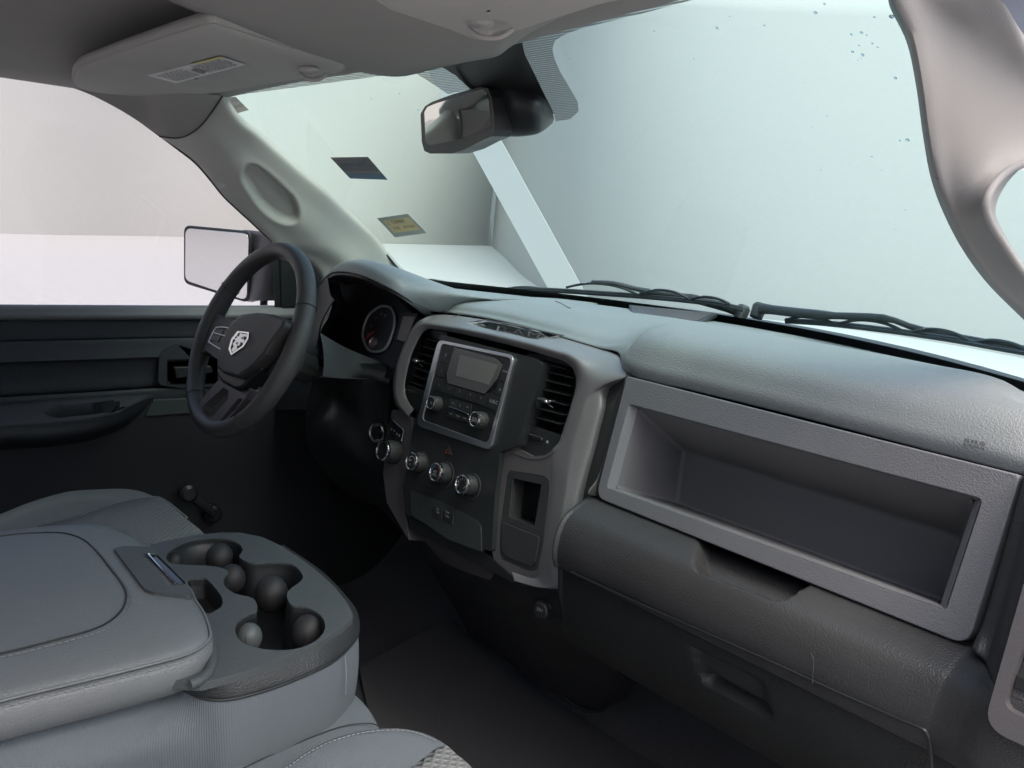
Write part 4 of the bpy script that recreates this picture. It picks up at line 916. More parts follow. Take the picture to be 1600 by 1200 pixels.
# ================================================================== STEERING COLUMN AND WHEEL
WC = Vector((-.40, 0, .78)); TW = R_(22.5)
WPN = PL(WC, (0, -math.cos(TW), math.sin(TW)))
colm = thing('steering_column', (-.4, .15, .7), 'dark plastic steering column shroud between the wheel and the dashboard', 'steering column')
V = []; F = []; prof = [(.030, .045), (.045, .058), (.070, .064), (.092, .062), (.098, .050), (.10, .028), (.15, .026)]
for d_, r_ in prof:
    for q in range(24):
        a = 2*math.pi*q/24; s_ = 1.0+.18*abs(math.cos(2*a))
        V.append(WC-WPN.n*d_+WPN.u*math.cos(a)*r_*s_*.85+WPN.v*(math.sin(a)*r_*s_*.9-.012))
for i in range(len(prof)-1):
    for q in range(24): F.append((i*24+q, i*24+(q+1) % 24, (i+1)*24+(q+1) % 24, (i+1)*24+q))
F.append(tuple(range(24)))
mk('column_shroud', V, F, BLK, colm, ang=50)
tube('signal_stalk', [WC-WPN.n*.06-WPN.u*.05, WC-WPN.n*.055-WPN.u*.12+WPN.v*.02, WC-WPN.n*.05-WPN.u*.165+WPN.v*.03], [.007, .006, .009], BLACK, colm, 10, 4)

sw = thing('steering_wheel', WC, 'black steering wheel with a silver shield emblem on its hub', 'steering wheel')
V = []; F = []; NU, NV = 96, 20
def rimr(a):
    return .0165
for i in range(NU):
    a = 2*math.pi*i/NU
    rr = .0160+.0018*max(0, math.cos(2*a))**2
    e = WPN.u*math.cos(a)+WPN.v*math.sin(a)
    for q in range(NV):
        b_ = 2*math.pi*q/NV
        V.append(WC+e*(.178+rr*math.cos(b_))+WPN.n*(rr*1.12*math.sin(b_)))
for i in range(NU):
    for q in range(NV): F.append((i*NV+q, ((i+1) % NU)*NV+q, ((i+1) % NU)*NV+(q+1) % NV, i*NV+(q+1) % NV))
rim = mk('wheel_rim', V, F, WHEELM, sw, ang=180)
for a in (28, 152, 232, 308):
    a = R_(a); e = WPN.u*math.cos(a)+WPN.v*math.sin(a)
    tube('rim_seam', [WC+e*(.178+.0176*math.cos(t_/20*2*math.pi))+WPN.n*(.0196*math.sin(t_/20*2*math.pi)) for t_ in range(20)], .0007, BLACK, rim, 6, closed=True)
H1 = WPN
plate('spoke', H1, [(314, 512), (326, 486), (334, 484), (345, 497), (372, 500), (360, 575), (338, 560), (322, 548), (306, 556)], WHEELS, sw, w0=-.012, w1=.006, bevel=.005, rad=.008, seg=4)
plate('spoke', H1, [(420, 505), (450, 502), (461, 530), (452, 565), (436, 580), (400, 590), (410, 540)], WHEELS, sw, w0=-.012, w1=.006, bevel=.005, rad=.008, seg=4)
plate('lower_spoke', H1, [(341, 594), (377, 607), (392, 604), (383, 622), (350, 664), (330, 662), (312, 654), (301, 646), (318, 620)], SILVD, sw, w0=-.010, w1=.008, bevel=.004, rad=.004, seg=4,
      holes=[[(349, 605), (357, 611), (356, 624), (331, 652), (318, 650), (312, 643), (318, 634)], [(373, 622), (362, 634), (342, 659), (346, 660), (368, 640), (381, 622)]], hrad=.004)
H2 = WPN.up(.022)
plate('hub_skirt', H2, [(359, 503), (378, 490), (400, 487), (425, 490), (450, 499), (450, 514), (418, 556), (405, 578), (376, 606), (366, 608), (345, 597), (338, 584), (338, 562), (348, 528)], BLACK, sw, w0=-.03, w1=.0, bevel=.006, rad=.010, seg=4)
H3 = WPN.up(.036)
hub = plate('airbag_cover', H3, [(361, 504), (376, 493), (395, 488.5), (418, 490), (444, 499), (442, 508), (424, 532), (412, 552), (395, 571), (371, 589), (346, 582), (338, 574), (338, 560), (347, 530)], WHEELS, sw, w0=-.03, w1=.0, bevel=.006, rad=.010, seg=5)
# shield emblem
H4 = WPN.up(.0362)
em = plate('emblem', H4, [(371, 517), (389, 519), (388, 529), (380, 542), (361, 555), (357, 545), (361, 530)], CHR, hub, w0=-.002, w1=.0022, bevel=.0008, rad=.002, holes=[[(373.5, 519.5), (386.5, 521), (385.5, 529), (378.5, 540), (362.5, 551.5), (360, 544.5), (364, 531)]])
plate('emblem_field', H4, [(373, 519), (387, 520.5), (386, 529), (379, 540), (362, 552), (359.5, 545), (363.5, 531)], DARK, em, w0=-.001, w1=.001, bevel=0)
SH = H4
plate('emblem_relief', H4, [(375, 520), (380, 522), (386, 521.5), (384.5, 527), (381, 525), (379.5, 530), (383, 531), (380, 537), (376, 534), (374, 540), (370, 541), (371, 545), (364, 550.5), (361, 547), (365, 541), (363, 537), (368, 532), (365, 529), (370, 528), (369, 523.5), (373, 526)], SATCHR, em, w0=0, w1=.0026, bevel=.0005)
for (q, s_) in (([(376, 528), (379, 526), (378.5, 530)], 0), ([(368, 537), (371, 534), (371, 539)], 0)): plate('emblem_relief', H4, q, DARK, em, w0=0, w1=.003, bevel=0)
text('airbag_print', 'SRS', H3, (351, 572), .008, DARK, hub, w=.0006, rot=0); text('airbag_print', 'AIRBAG', H3, (392, 535), .0055, DARK, hub, w=.0006)
# button pods
H5 = WPN.up(.0085)
pod = plate('button_pod', H5, [(336, 509), (363, 513), (352, 545), (345, 546), (325, 536), (327, 525)], DARK, sw, w0=-.006, w1=.0, bevel=.002, rad=.004)
for q in ([(338, 514), (350, 515), (346, 523), (334, 521)], [(351, 515), (361, 517), (357, 526), (348, 524)], [(333, 523), (345, 525), (341, 534), (328, 531)], [(346, 526), (356, 528), (351, 539), (342, 536)]):
    plate('button', H5, q, BLK, pod, w0=0, w1=.003, bevel=.001, rad=.0015)
tube('pod_trim', [H5.at(*p, .003) for p in [(363, 514.5), (352, 511.5), (341, 511.5), (336, 514), (327, 532), (328, 535.5), (345, 546)]], .0012, SATCHR, pod, 8, 3)
tube('pod_trim', [H5.at(*p, .003) for p in [(335, 520), (345, 523), (358, 526)]], .0009, SATCHR, pod, 8)
pod = plate('button_pod', H5, [(420, 542), (436, 527), (438, 540), (428, 562), (414, 574), (408, 572)], DARK, sw, w0=-.006, w1=.0, bevel=.002, rad=.003)
for q in ([(421, 545), (433, 533), (434, 541), (420, 554)], [(417, 556), (431, 545), (427, 556), (411, 569)]): plate('button', H5, q, BLK, pod, w0=0, w1=.003, bevel=.001)

# ================================================================== DRIVER DOOR
dd = thing('driver_door', (-.9, -.2, .2), 'closed driver door seen from inside, dark grooved panel with armrest below a clear window', 'door')
def DX(px, py, x=-.87): return on(px, py, x=x)
def drow(y0, y1, x, y2=None):
    y2 = y1 if y2 is None else y2
    return [DX(-400, y0+(y0-y1)*1.1, x), DX(-150, y0+(y0-y1)*.5, x), DX(0, y0, x), DX(150, (y0+y1)/2, x), DX(300, y1, x), DX(440, y2, x), DX(520, y2, x+.0)]
rows = [drow(476, 477.5, -.93, 478.5), drow(476.5, 478, -.885, 479), drow(488, 488, -.872), drow(495, 494, -.868), drow(500.5, 499.5, -.872), drow(501.5, 500.5, -.885)]
patch('door_top_roll', rows, DOORT, dd, 4, 4)
rows = [drow(501, 500, -.885), drow(503, 501.5, -.880), drow(520, 516, -.882), drow(531.5, 526, -.884), drow(533.5, 527.5, -.890), drow(535, 529, -.882), drow(550, 543, -.878), drow(562, 553, -.874), drow(567, 557, -.873), drow(570, 559.5, -.882), drow(595, 580, -.888), drow(618, 600, -.889), drow(622, 603, -.905), drow(628, 608, -.885)]
patch('door_panel', rows, DOORM, dd, 5, 5)
rows = [drow(622, 604, -.885), drow(628, 609, -.875), drow(700, 660, -.875), drow(760, 720, -.88), drow(830, 790, -.89), drow(1000, 960, -.90)]
patch('door_lower_panel', rows, mat('door_lower_vinyl', (.017, .018, .022), .6), dd, 4, 4)
# armrest
def AR(pts, x): return [DX(px, py, xx) for (px, py), xx in zip(pts, x if isinstance(x, list) else [x]*len(pts))]
tipx = [-.80, -.80, -.80, -.80, -.805, -.83, -.872]
rec = [(74, 637), (82, 634), (174, 627), (180, 630), (189, 640), (186, 643), (88, 652), (76, 646)]
def dispD(px, py):
    if not (50 < px < 210 and 610 < py < 670): return 0
    return -.03*sst(-.8, 2.5, dpoly(px, py, rec))
patch('armrest', [AR([(-400, 660), (-150, 640), (0, 630), (80, 624), (160, 619), (215, 616), (238, 615)], -.874),
      AR([(-400, 668), (-150, 648), (0, 636), (80, 629), (160, 622), (215, 618), (238, 616)], [-.84]*5+[-.85, -.872]),
      AR([(-400, 700), (-150, 675), (0, 660), (80, 654), (160, 644), (215, 627), (239, 618)], tipx), AR([(-400, 716), (-150, 690), (0, 671), (80, 667), (160, 656), (213, 634), (240, 620)], [-.795]*4+[-.80, -.83, -.872]),
      AR([(-400, 740), (-150, 712), (0, 690), (80, 686), (155, 674), (208, 650), (239, 623)], [-.80]*4+[-.81, -.84, -.873]), AR([(-400, 760), (-150, 730), (0, 704), (80, 698), (150, 686), (200, 664), (236, 628)], -.874)], DOORM, dd, 7, 7, disp=dispD)
DPn = PL((-.874, 0, .6), (1, 0, 0), (0, 1, 0))
plate('map_pocket_insert', DPn, [(240, 625), (300, 622), (300, 646), (226, 651)], mat('door_insert', (.040, .048, .050), .6, 0, 'leather', 500, .3), dd, w0=-.01, w1=.004, bevel=.002)
hbz = plate('handle_bezel', DPn, [(249, 556), (258, 547), (278, 538), (340, 536), (340, 604), (280, 606), (252, 602), (247, 596)], DOORM, dd, w0=-.01, w1=.004, bevel=.003, rad=.006, holes=[[(262, 566), (266, 562), (340, 560), (340, 598), (268, 600), (262, 594)]])
q = [DPn.at(*p, .006) for p in [(262, 562), (340, 560), (340, 599), (262, 599)]]
mk('handle_well', q+[v-Vector((.03, 0, 0)) for v in q], [(4, 5, 6, 7), (0, 1, 5, 4), (1, 2, 6, 5), (2, 3, 7, 6), (3, 0, 4, 7)], BLACK, hbz, smooth=False)
plate('inner_handle', DPn, [(272, 574), (330, 572), (334, 582), (276, 592)], DARK, hbz, w0=-.01, w1=.008, bevel=.003, rad=.004)
cr_ = on(292, 768, x=-.82)
wk = tube('window_crank', [on(292, 770, x=-.845), on(312, 785, x=-.84), on(330, 800, x=-.85)], .019, DARK, dd, 10, 3, flat=.6)
lathe('crank_knob', on(292, 770, x=-.84), (1, -.1, .1), [(.018, -.01), (.022, .0), (.021, .018), (.014, .024)], BLACK, wk, 28)
lathe('crank_hub', on(332, 803, x=-.86), (1, 0, 0), [(.024, -.012), (.022, .008), (.015, .014)], BLACK, wk, 28)
# window frame: front division bar, sail panel, glass
plate('sail_panel', PL((-.875, 0, .9), (1, 0, 0), (0, 1, 0)), [(437, 386), (452, 380), (480, 398), (510, 432), (530, 480), (440, 481)], BLACK, dd, w0=-.03, w1=0, bevel=.004)
mk('division_bar', [DX(*p, xx) for xx in (-.895, -.88) for p in [(425, 366), (436, 372), (440, 481), (429, 481)]], [(3, 2, 1, 0), (4, 5, 6, 7), (0, 1, 5, 4), (1, 2, 6, 5), (2, 3, 7, 6), (3, 0, 4, 7)], BLACK, dd, smooth=False, bevel=.002)
mk('window_glass', [(-.905, -1.6, .76), (-.905, .55, .76), (-.905, .55, .90), (-.85, .05, 1.22), (-.84, -.3, 1.25), (-.84, -1.6, 1.25)], [(0, 1, 2, 3, 4, 5)], SDG, dd, smooth=False)
mk('outer_skin', [(-.93, -1.6, .775), (-.93, .62, .775), (-1.0, .62, .6), (-1.0, -1.6, .6), (-.96, .62, -.05), (-.96, -1.6, -.05)], [(0, 1, 2, 3), (3, 2, 4, 5)], WPAINT, dd, smooth=False, solid=.01)

# ================================================================== DRIVER SIDE MIRROR
sm = thing('side_mirror', (-1.08, .25, .8), 'black door mirror outside the driver window with wet mirror glass', 'mirror')
MP = PL(on(340, 405, x=-1.09), (.42, -.90, -.043), (.90, .42, 0))
mo = [(286, 351), (393, 361), (389, 475), (286, 443)]
mh = plate('mirror_housing', MP, mo, DARK, sm, w0=-.06, w1=.0, bevel=.005, rad=.022, seg=4, taper=-.12)
mg = plate('mirror_glass', MP, [(289.5, 356), (389, 365), (385.5, 470), (289, 438)], MIRR, mh, w0=-.002, w1=.0015, bevel=.001, rad=.020)
patch('mirror_shell', [[on(385, 359, x=-1.05), on(410, 362, x=-.98), on(424, 366, x=-.94), on(432, 385, x=-.93)], [on(388, 400, x=-1.05), on(405, 398, x=-.99), on(420, 400, x=-.95), on(434, 410, x=-.94)], [on(388, 440, x=-1.05), on(400, 446, x=-.99), on(415, 450, x=-.95), on(436, 452, x=-.94)], [on(384, 470, x=-1.05), on(394, 472, x=-1.0), on(405, 470, x=-.96), on(436, 470, x=-.93)]], SILVD, sm, 4, 4, solid=.01)
tube('mirror_arm', [on(x, y, x=-.96) for x, y in [(412, 478), (414, 455), (422, 438), (436, 428)]], .010, BLACK, sm, 8, 4)

# ================================================================== REAR VIEW MIRROR
rm = thing('rearview_mirror', (-.02, .2, 1.2), 'rearview mirror in a black case with a dark mounting cover on the windshield', 'mirror')
RM = PL((-.03, .20, 1.19), Vector((-.18, -.98, -.08)), (.98, -.12, 0))
ro = [(657, 178), (664, 166), (675, 159), (708, 147), (748, 136), (762, 138), (768, 152), (772, 180), (772, 205), (768, 213), (752, 220), (727, 233), (705, 240), (672, 240), (663, 236), (659, 222)]
rh = plate('mirror_case', RM, ro, BLK, rm, w0=-.035, w1=.0, bevel=.004, rad=.006, seg=4, taper=-.03)
plate('mirror_glass', RM, [(663, 175), (668, 167), (680, 162), (740, 143), (754, 139), (760, 144), (764, 158), (767, 195), (764, 200), (715, 219), (670, 227), (665, 222)], mat('tinted_mirror', (.66, .665, .65), .03, 1), rh, w0=-.002, w1=.001, bevel=.0008, rad=.003)
cvr = [[GS(710, 104, -.006), GS(745, 80, -.006), GS(790, 66, -.006), GS(816, 62, -.006)], [GS(735, 138, -.012), on(765, 115, y=.235), on(800, 95, y=.245), GS(822, 90, -.005)], [on(770, 150, y=.215), on(800, 140, y=.205), on(825, 130, y=.225), GS(843, 133, -.004)], [on(775, 180, y=.22), on(805, 172, y=.205), on(840, 165, y=.215), GS(864, 178, -.003)], [on(780, 205, y=.24), on(800, 211, y=.235), on(840, 206, y=.24), GS(864, 190, -.004)], [on(790, 208, y=.27), on(805, 211, y=.27), on(840, 207, y=.27), GS(862, 194, -.004)]]
patch('mount_cover', cvr, mat('cover_black', (.022, .026, .028), .45, 0, 'plastic', 900, .1), rm, 6, 6)

# ================================================================== WIPERS
def wiper(label, blade, arm, frames, tips):
    r_ = thing('windshield_wiper', GS(*blade[0], .02), label, 'wiper', 'windshield wipers')
    G = lambda p, o: GS(p[0], p[1], o)
    tube('blade_rubber', [G((x, y+3), .012) for x, y in blade], .0035, BLACK, r_, 6, 4)
    tube('blade_spine', [G(p, .022) for p in blade], .0045, DARK, r_, 6, 4)
    for a, b_, h in frames:
        f = frames and tube('blade_bridge', [G(a, .022), G(((a[0]*.75+b_[0]*.25), (a[1]*.75+b_[1]*.25)-h), .030), G(((a[0]+b_[0])/2, (a[1]+b_[1])/2-h*1.3), .034), G(((a[0]*.25+b_[0]*.75), (a[1]*.25+b_[1]*.75)-h), .030), G(b_, .022)], .0030, BLACK, r_, 8, 4)
        tube('bridge_edge', [G(((a[0]*.8+b_[0]*.2), (a[1]*.8+b_[1]*.2)-h-1), .030), G(((a[0]+b_[0])/2, (a[1]+b_[1])/2-h*1.3-1.5), .038)], .0009, SATCHR, r_, 5, 2)
    tube('wiper_arm', [G(p, .040) for p in arm], [.005, .0055, .007, .010, .012], DARK, r_, 8, 4)
    for p in tips: lathe('arm_pivot', G(p, .05), (0, .4, .9), [(.014, -.02), (.016, .006), (.012, .012), (.005, .013)], DARK, r_, 20)
    return r_
wiper('driver side wiper blade lying on the glass, farther from the camera', [(780, 453), (850, 452), (950, 458), (1040, 465), (1120, 474), (1160, 482)], [(925, 441), (960, 443), (1010, 455), (1080, 466), (1150, 485)],
      [((783, 453), (850, 452), 3), ((885, 449), (995, 459), 8), ((1000, 459), (1075, 466), 7), ((1080, 467), (1140, 475), 5)], [(1160, 486)])
wiper('passenger side wiper blade, nearer the camera with a thick arm', [(1228, 500), (1290, 504), (1380, 514), (1480, 528), (1560, 542), (1640, 556)], [(1600, 545), (1440, 515), (1380, 497), (1280, 492), (1190, 482)],
      [((1230, 499), (1300, 504), 5), ((1312, 505), (1412, 518), 8), ((1425, 519), (1515, 533), 8), ((1522, 535), (1610, 550), 7)], [(1186, 483)])

# ================================================================== CENTRE CONSOLE (folded middle seat back)
CZ = .50
CP = PL((0, 0, CZ), (0, 0, 1))
con = thing('center_armrest', (0, -.4, .36), 'grey folded centre armrest with a padded lid and a tray of cup holders', 'armrest')
tray_o = [(150, 862), (231, 852), (270, 843), (310, 835), (345, 832), (375, 832), (410, 839), (440, 853), (472, 874), (500, 896), (522, 916), (540, 938), (550, 956), (551, 966), (535, 980), (497, 1004), (460, 1019), (410, 1040), (360, 1056), (315, 1067), (290, 1066), (262, 1062), (150, 1080)]
cup = [(260, 872), (265, 860), (290, 846), (322, 840), (355, 842), (374, 850), (379, 860), (374, 870), (394, 879.5), (422, 878), (455, 881), (471, 895), (471, 907), (449, 925), (455, 945), (477, 948), (501, 961), (508, 982), (492, 1002), (460, 1014), (422, 1015), (385, 1007), (369, 992), (370, 973), (390, 958), (402, 953), (396, 935), (367, 927), (351, 915), (350, 902), (357, 893), (337, 885), (285, 882), (267, 879)]
slot = [(293, 907), (315, 903), (325, 906), (345, 930), (347, 945), (338, 953), (322, 958), (305, 935)]
tray = plate('cup_holder_tray', CP, tray_o, TRAY, con, w0=-.010, w1=0, bevel=.006, seg=4, sm=0, rad=.008, holes=[cup, slot], hsm=3)
def well(name, poly, depth, m_, parent, taper=.93, rad=.006):
    P = smooth2([CP.uv(*p) for p in poly], 3); c = sum((Vector(p) for p in P), Vector((0, 0)))/len(P); n = len(P)
    V = []
    for h, s in ((-.003, 1.0), (-.012, 1.0), (-.014, .992), (-depth, taper)): V += [CP.pt(c.x+(p.x-c.x)*s, c.y+(p.y-c.y)*s, h) for p in P]
    F = [(j*n+i, j*n+(i+1) % n, (j+1)*n+(i+1) % n, (j+1)*n+i) for j in range(3) for i in range(n)]
    tri = tessellate_polygon([[Vector((p.x, p.y, 0)) for p in P]])
    F += [tuple(3*n+i for i in t_) for t_ in tri]
    return mk(name, V, F, m_, parent, ang=60)
cw = well('cup_well', cup, .075, DARK, tray)
well('slot_well', slot, .030, DARK, tray)
for (px, py, r_, dz, m_) in ((343, 872, .021, -.020, RUB), (272, 878, .012, -.020, RUB), (362, 905, .020, -.020, RUB), (424, 928, .024, -.026, RUB), (480, 988, .021, -.026, RUB), (389, 996, .017, -.025, RUBG)):
    c = on(px, py, z=CZ+dz); b_ = ell('rubber_grip', c, (r_, r_, r_*1.15), m_, tray)
    tube('grip_seam', [c+(right*math.sin(t_)*.05+down*-math.cos(t_))*r_*1.05+fwd*-abs(math.sin(t_))*r_*1.02 for t_ in [math.pi*k_/8 for k_ in range(9)]], .0005, DARK, b_, 5)
# raised lip of the tray beside the lid
ridge = [on(x, y, z=CZ+.002) for x, y in [(331, 1010), (333, 1030), (326, 1050), (312, 1063), (296, 1070)]]
tube('tray_ridge', ridge, .006, TRAY, tray, 10, 5)
# side band of the tray continues down: body
edge = [(-320, 1300), (-100, 1180), (80, 1118), (200, 1085), (262, 1067), (290, 1078), (315, 1090), (360, 1091), (430, 1072), (500, 1043), (528, 1026), (548, 1006), (558, 990), (556, 968), (540, 938), (500, 896), (440, 853)]
top_ = [on(x, y, z=CZ-.027) for x, y in edge]
low_ = list(top_)
for _ in range(10): low_ = [low_[0]]+[(low_[i-1]+low_[i]*2+low_[i+1])/4 for i in range(1, 7)]+low_[7:]
cen = Vector((.02, -.38, CZ))
def shr(p, s, dz): return Vector((cen.x+(p.x-cen.x)*s, cen.y+(p.y-cen.y)*s, p.z+dz))
patch('fabric_side', [[shr(p, .96, .002) for p in top_], [shr(p, .992, -.001) for p in top_], [shr(p, 1.004, -.010) for p in top_], [shr(p, 1.012, -.045) for p in low_], [shr(p, 1.008, -.080) for p in low_], [shr(p, .99, -.108) for p in low_], [shr(p, .94, -.124) for p in low_], [shr(p, .80, -.130) for p in low_]], KNIT, con, 4, 4, label='ribbed grey cloth side')
bt = [(255, 1062), (275, 1066), (295, 1067), (320, 1066), (360, 1056), (410, 1040), (460, 1019), (497, 1004), (532, 982), (550, 966), (550, 956), (540, 938), (500, 896), (440, 853)]
bb = [(255, 1067), (272, 1073), (290, 1081), (315, 1091), (365, 1091), (425, 1074), (475, 1055), (512, 1037), (546, 1010), (560, 988), (558, 960), (543, 936), (502, 893), (441, 851)]
T_ = [on(x, y, z=CZ-.003) for x, y in bt]; B_ = [on(x, y, z=CZ-.028) for x, y in bb]
patch('tray_band', [[shr(p, .985, .0) for p in T_], [shr(p, 1.005, -.003) for p in T_], [(a*.5+b*.5)+(a-cen).normalized()*.002 for a, b in zip(T_, B_)], [shr(p, 1.004, 0) for p in B_], [shr(p, .98, -.002) for p in B_]], mat('tray_band_plastic', (.024, .027, .029), .5, 0, 'leather', 500, .5, .04), tray, 5, 4)
tube('fabric_seam', [on(x, y, z=CZ-.026)+Vector((.001, .001, -.001)) for x, y in edge[4:14]], .0016, DARK, con, 8, 5)
tube('side_stitch', [on(539, 1025, z=CZ-.03), on(541, 1050, z=CZ-.05), on(540, 1085, z=CZ-.08)], .0006, THREAD, con, 5, 3)
# padded lid
LZ = CZ+.028
LPn = PL((0, 0, LZ), (0, 0, 1))
lid_o = [(-420, 900), (-150, 855), (0, 834.5), (60, 827), (120, 822), (165, 822), (205, 835), (232, 851), (250, 874), (292, 912), (304, 934), (318, 956), (327, 984), (320, 1000), (290, 1018), (200, 1042), (100, 1066), (0, 1090), (-150, 1132), (-420, 1210)]
Pl = [on(x, y, z=LZ) for x, y in lid_o]; Pl = cr(Pl, 4); n = len(Pl); cl = Vector((-.18, -.5, LZ))
V = []; rings = [(.985, -.052), (1.0, -.046), (1.016, -.030), (1.014, -.014), (1.004, -.0065), (1.0, -.0075), (.993, -.0015), (.975, .002), (.93, .005), (.80, .0078), (.5, .0085), (.2, .009), (.01, .009)]
for s, h in rings: V += [Vector((cl.x+(p.x-cl.x)*s, cl.y+(p.y-cl.y)*s, LZ+h)) for p in Pl]
F = [(j*n+i, j*n+(i+1) % n, (j+1)*n+(i+1) % n, (j+1)*n+i) for j in range(len(rings)-1) for i in range(n)]
lid = mk('lid', V, F, LID, con, ang=180)
seam = [p for p in Pl]
def ringpts(s, h, a=0, b=None): return [Vector((cl.x+(p.x-cl.x)*s, cl.y+(p.y-cl.y)*s, LZ+h)) for p in Pl[a:b]]
stitch('lid_stitching', ringpts(1.012, -.0085, 38, n), lid, .007, .0007, k=2)['kind'] = 'stuff'
tube('lid_piping', ringpts(1.004, -.003, 20, n), .0016, LID, lid, 8, 1)
inner = [(-400, 905), (-150, 862), (0, 838), (50, 833), (100, 833), (132, 844), (155, 866), (172, 888), (189, 910), (197, 928), (192, 950), (172, 970), (140, 985), (70, 1004), (0, 1021), (-150, 1052), (-400, 1115)]
ip_ = [on(x, y, z=LZ+.0088) for x, y in inner]
tube('panel_groove', ip_, .0013, DARK, lid, 8, 4)
stitch('panel_stitching', [on(x+8, y+5, z=LZ+.0100) for x, y in inner[5:]], lid, .007, .0007, k=5)['kind'] = 'stuff'
# latch on the lid
LQ = PL((0, 0, LZ+.006), (0, 0, 1))
lt_ = plate('latch_plate', LQ, [(178, 857), (192, 853), (238, 854), (246, 862), (292, 908), (300, 925), (296, 928), (240, 925), (226, 920)], TRAY, con, w0=-.012, w1=.006, bevel=.002, rad=.003, holes=[[(222, 864), (246, 866), (290, 910), (289, 914), (262, 914)]])
lw = plate('latch_well', LQ, [(222, 864), (246, 866), (290, 910), (289, 914), (262, 914)], DARK, lt_, w0=-.010, w1=-.004, bevel=0)
plate('latch_handle', LQ, [(232, 866), (242, 866.5), (289, 911), (276, 912)], GLOSSB, lt_, w0=-.006, w1=.004, bevel=.001)
tube('latch_trim', [LQ.at(*p, .0055) for p in [(242, 866.5), (232, 866), (276, 913.5), (290, 914)]], .0011, CHR, lt_, 6)

# ================================================================== SEATS
def cushion(name, root, top, z0, m_, rings, centre, kk=3, label=None):
    P = cr([Vector(p) for p in top]+[Vector(top[0])], 4)[:-1]; n = len(P); V = []
    for s, h in rings: V += [Vector((centre[0]+(p.x-centre[0])*s, centre[1]+(p.y-centre[1])*s, p.z+h)) for p in P]
    F = [(j*n+i, j*n+(i+1) % n, (j+1)*n+(i+1) % n, (j+1)*n+i) for j in range(len(rings)-1) for i in range(n)]
    F.append(tuple((len(rings)-1)*n+i for i in range(n)))
    return mk(name, V, F, m_, root, ang=180, label=label)
ds = thing('driver_seat', (-.45, -.4, .1), 'driver seat cushion with a quilted centre and plain side bolsters', 'seat')
o_ = [(-300, 900), (-60, 826), (0, 806), (50, 786), (110, 769), (160, 765), (205, 764), (232, 770), (262, 786), (295, 812), (322, 836), (345, 880), (300, 1000), (0, 1050)]
top = [on(x, y, z=.43 if i < 9 else .41) for i, (x, y) in enumerate(o_)]
cushion('seat_cushion', ds, top, .43, SEATD, [(.90, -.2), (1.0, -.14), (1.03, -.08), (1.03, -.035), (1.012, -.010), (.985, .0), (.94, .006), (.86, -.004), (.80, -.008), (.4, -.006), (.05, -.006)], (-.46, -.40))
o2 = [(100, 822), (60, 822), (125, 805), (180, 787), (244, 777), (262, 787), (292, 812), (318, 834), (330, 860), (200, 900), (60, 870)]
top2 = [on(x, y, z=.435) for x, y in o2[1:]]
cushion('quilted_insert', ds, top2, .43, HEXF, [(1.0, -.02), (1.0, .001), (.98, .004), (.5, .006), (.05, .006)], (-.40, -.27))
tube('insert_piping', [on(x, y, z=.438) for x, y in [(60, 822), (125, 805), (180, 787), (215, 779), (244, 777), (262, 785), (292, 809)]], .0022, SEATD, ds, 8, 4)
ms = thing('middle_seat', (.1, -.3, .1), 'light grey middle seat cushion below the centre armrest', 'seat')
o_ = [(200, 1290), (300, 1240), (350, 1205), (420, 1165), (480, 1130), (530, 1095), (552, 1080), (575, 1100), (588, 1120), (596, 1140), (600, 1170), (560, 1260), (450, 1330)]
cushion('seat_cushion', ms, [on(x, y, z=.375) for x, y in o_], .37, KNIT, [(.9, -.2), (.98, -.13), (1.01, -.06), (1.01, -.02), (.99, -.004), (.95, .003), (.8, .006), (.05, .008)], (.24, -.28))
# bulk of the middle seat under the armrest, so nothing shows through
bx = [(-.20, -.20), (.18, -.14), (.22, -.30), (.22, -.8), (-.22, -.8), (-.24, -.3)]
mk('seat_base', [(x, y, z) for z in (.05, .365) for x, y in bx], [(5, 4, 3, 2, 1, 0), (6, 7, 8, 9, 10, 11)]+[(i, (i+1) % 6, 6+(i+1) % 6, 6+i) for i in range(6)], KNIT, ms, bevel=.03)
tube('seam_line', [on(x, y, z=.384) for x, y in [(380, 1200), (460, 1163), (530, 1136), (575, 1130), (590, 1134)]], .0008, DARK, ms, 6, 4)
ps = thing('passenger_seat', (.5, -.5, .1), 'pale grey front corner of the passenger seat cushion at the bottom of the photo', 'seat')
o_ = [(400, 1250), (450, 1198), (490, 1170), (530, 1151), (580, 1139), (640, 1138), (690, 1155), (735, 1195), (790, 1260), (820, 1400), (500, 1500)]
cushion('seat_cushion', ps, [on(x, y, z=.42) for x, y in o_], .42, KNIT, [(.9, -.3), (.97, -.16), (1.0, -.07), (1.015, -.03), (1.0, -.006), (.985, .0), (.96, .004), (.88, .006), (.6, .004), (.05, .004)], (.46, -.35))
o2 = [(600, 1240), (655, 1195), (693, 1168), (712, 1180), (740, 1205), (780, 1260), (700, 1330)]
cushion('quilted_insert', ps, [on(x, y, z=.423) for x, y in o2], .42, HEXF, [(1.0, -.02), (1.0, .002), (.97, .005), (.05, .006)], (.47, -.22))
stitch('seat_stitching', [on(x, y, z=.4265) for x, y in [(440, 1206), (482, 1176), (525, 1156), (578, 1143), (638, 1142), (684, 1158)]], ps, .006, .0007, k=5)['kind'] = 'stuff'
# seat backs, behind the frame: they only close the cab off
for (x0, x1, lab, root) in ((-.72, -.24, 'driver', ds), (.26, .74, 'passenger', ps)):
    mk('seat_back', [(x, y, z) for (y, z) in ((-.78, .35), (-.92, .38), (-1.0, .95), (-.90, .95)) for x in (x0, x1)], [(0, 1, 3, 2), (2, 3, 5, 4), (4, 5, 7, 6), (6, 7, 1, 0), (0, 2, 4, 6), (1, 7, 5, 3)], SEATD, root, bevel=.04) if x0 < 0 else None

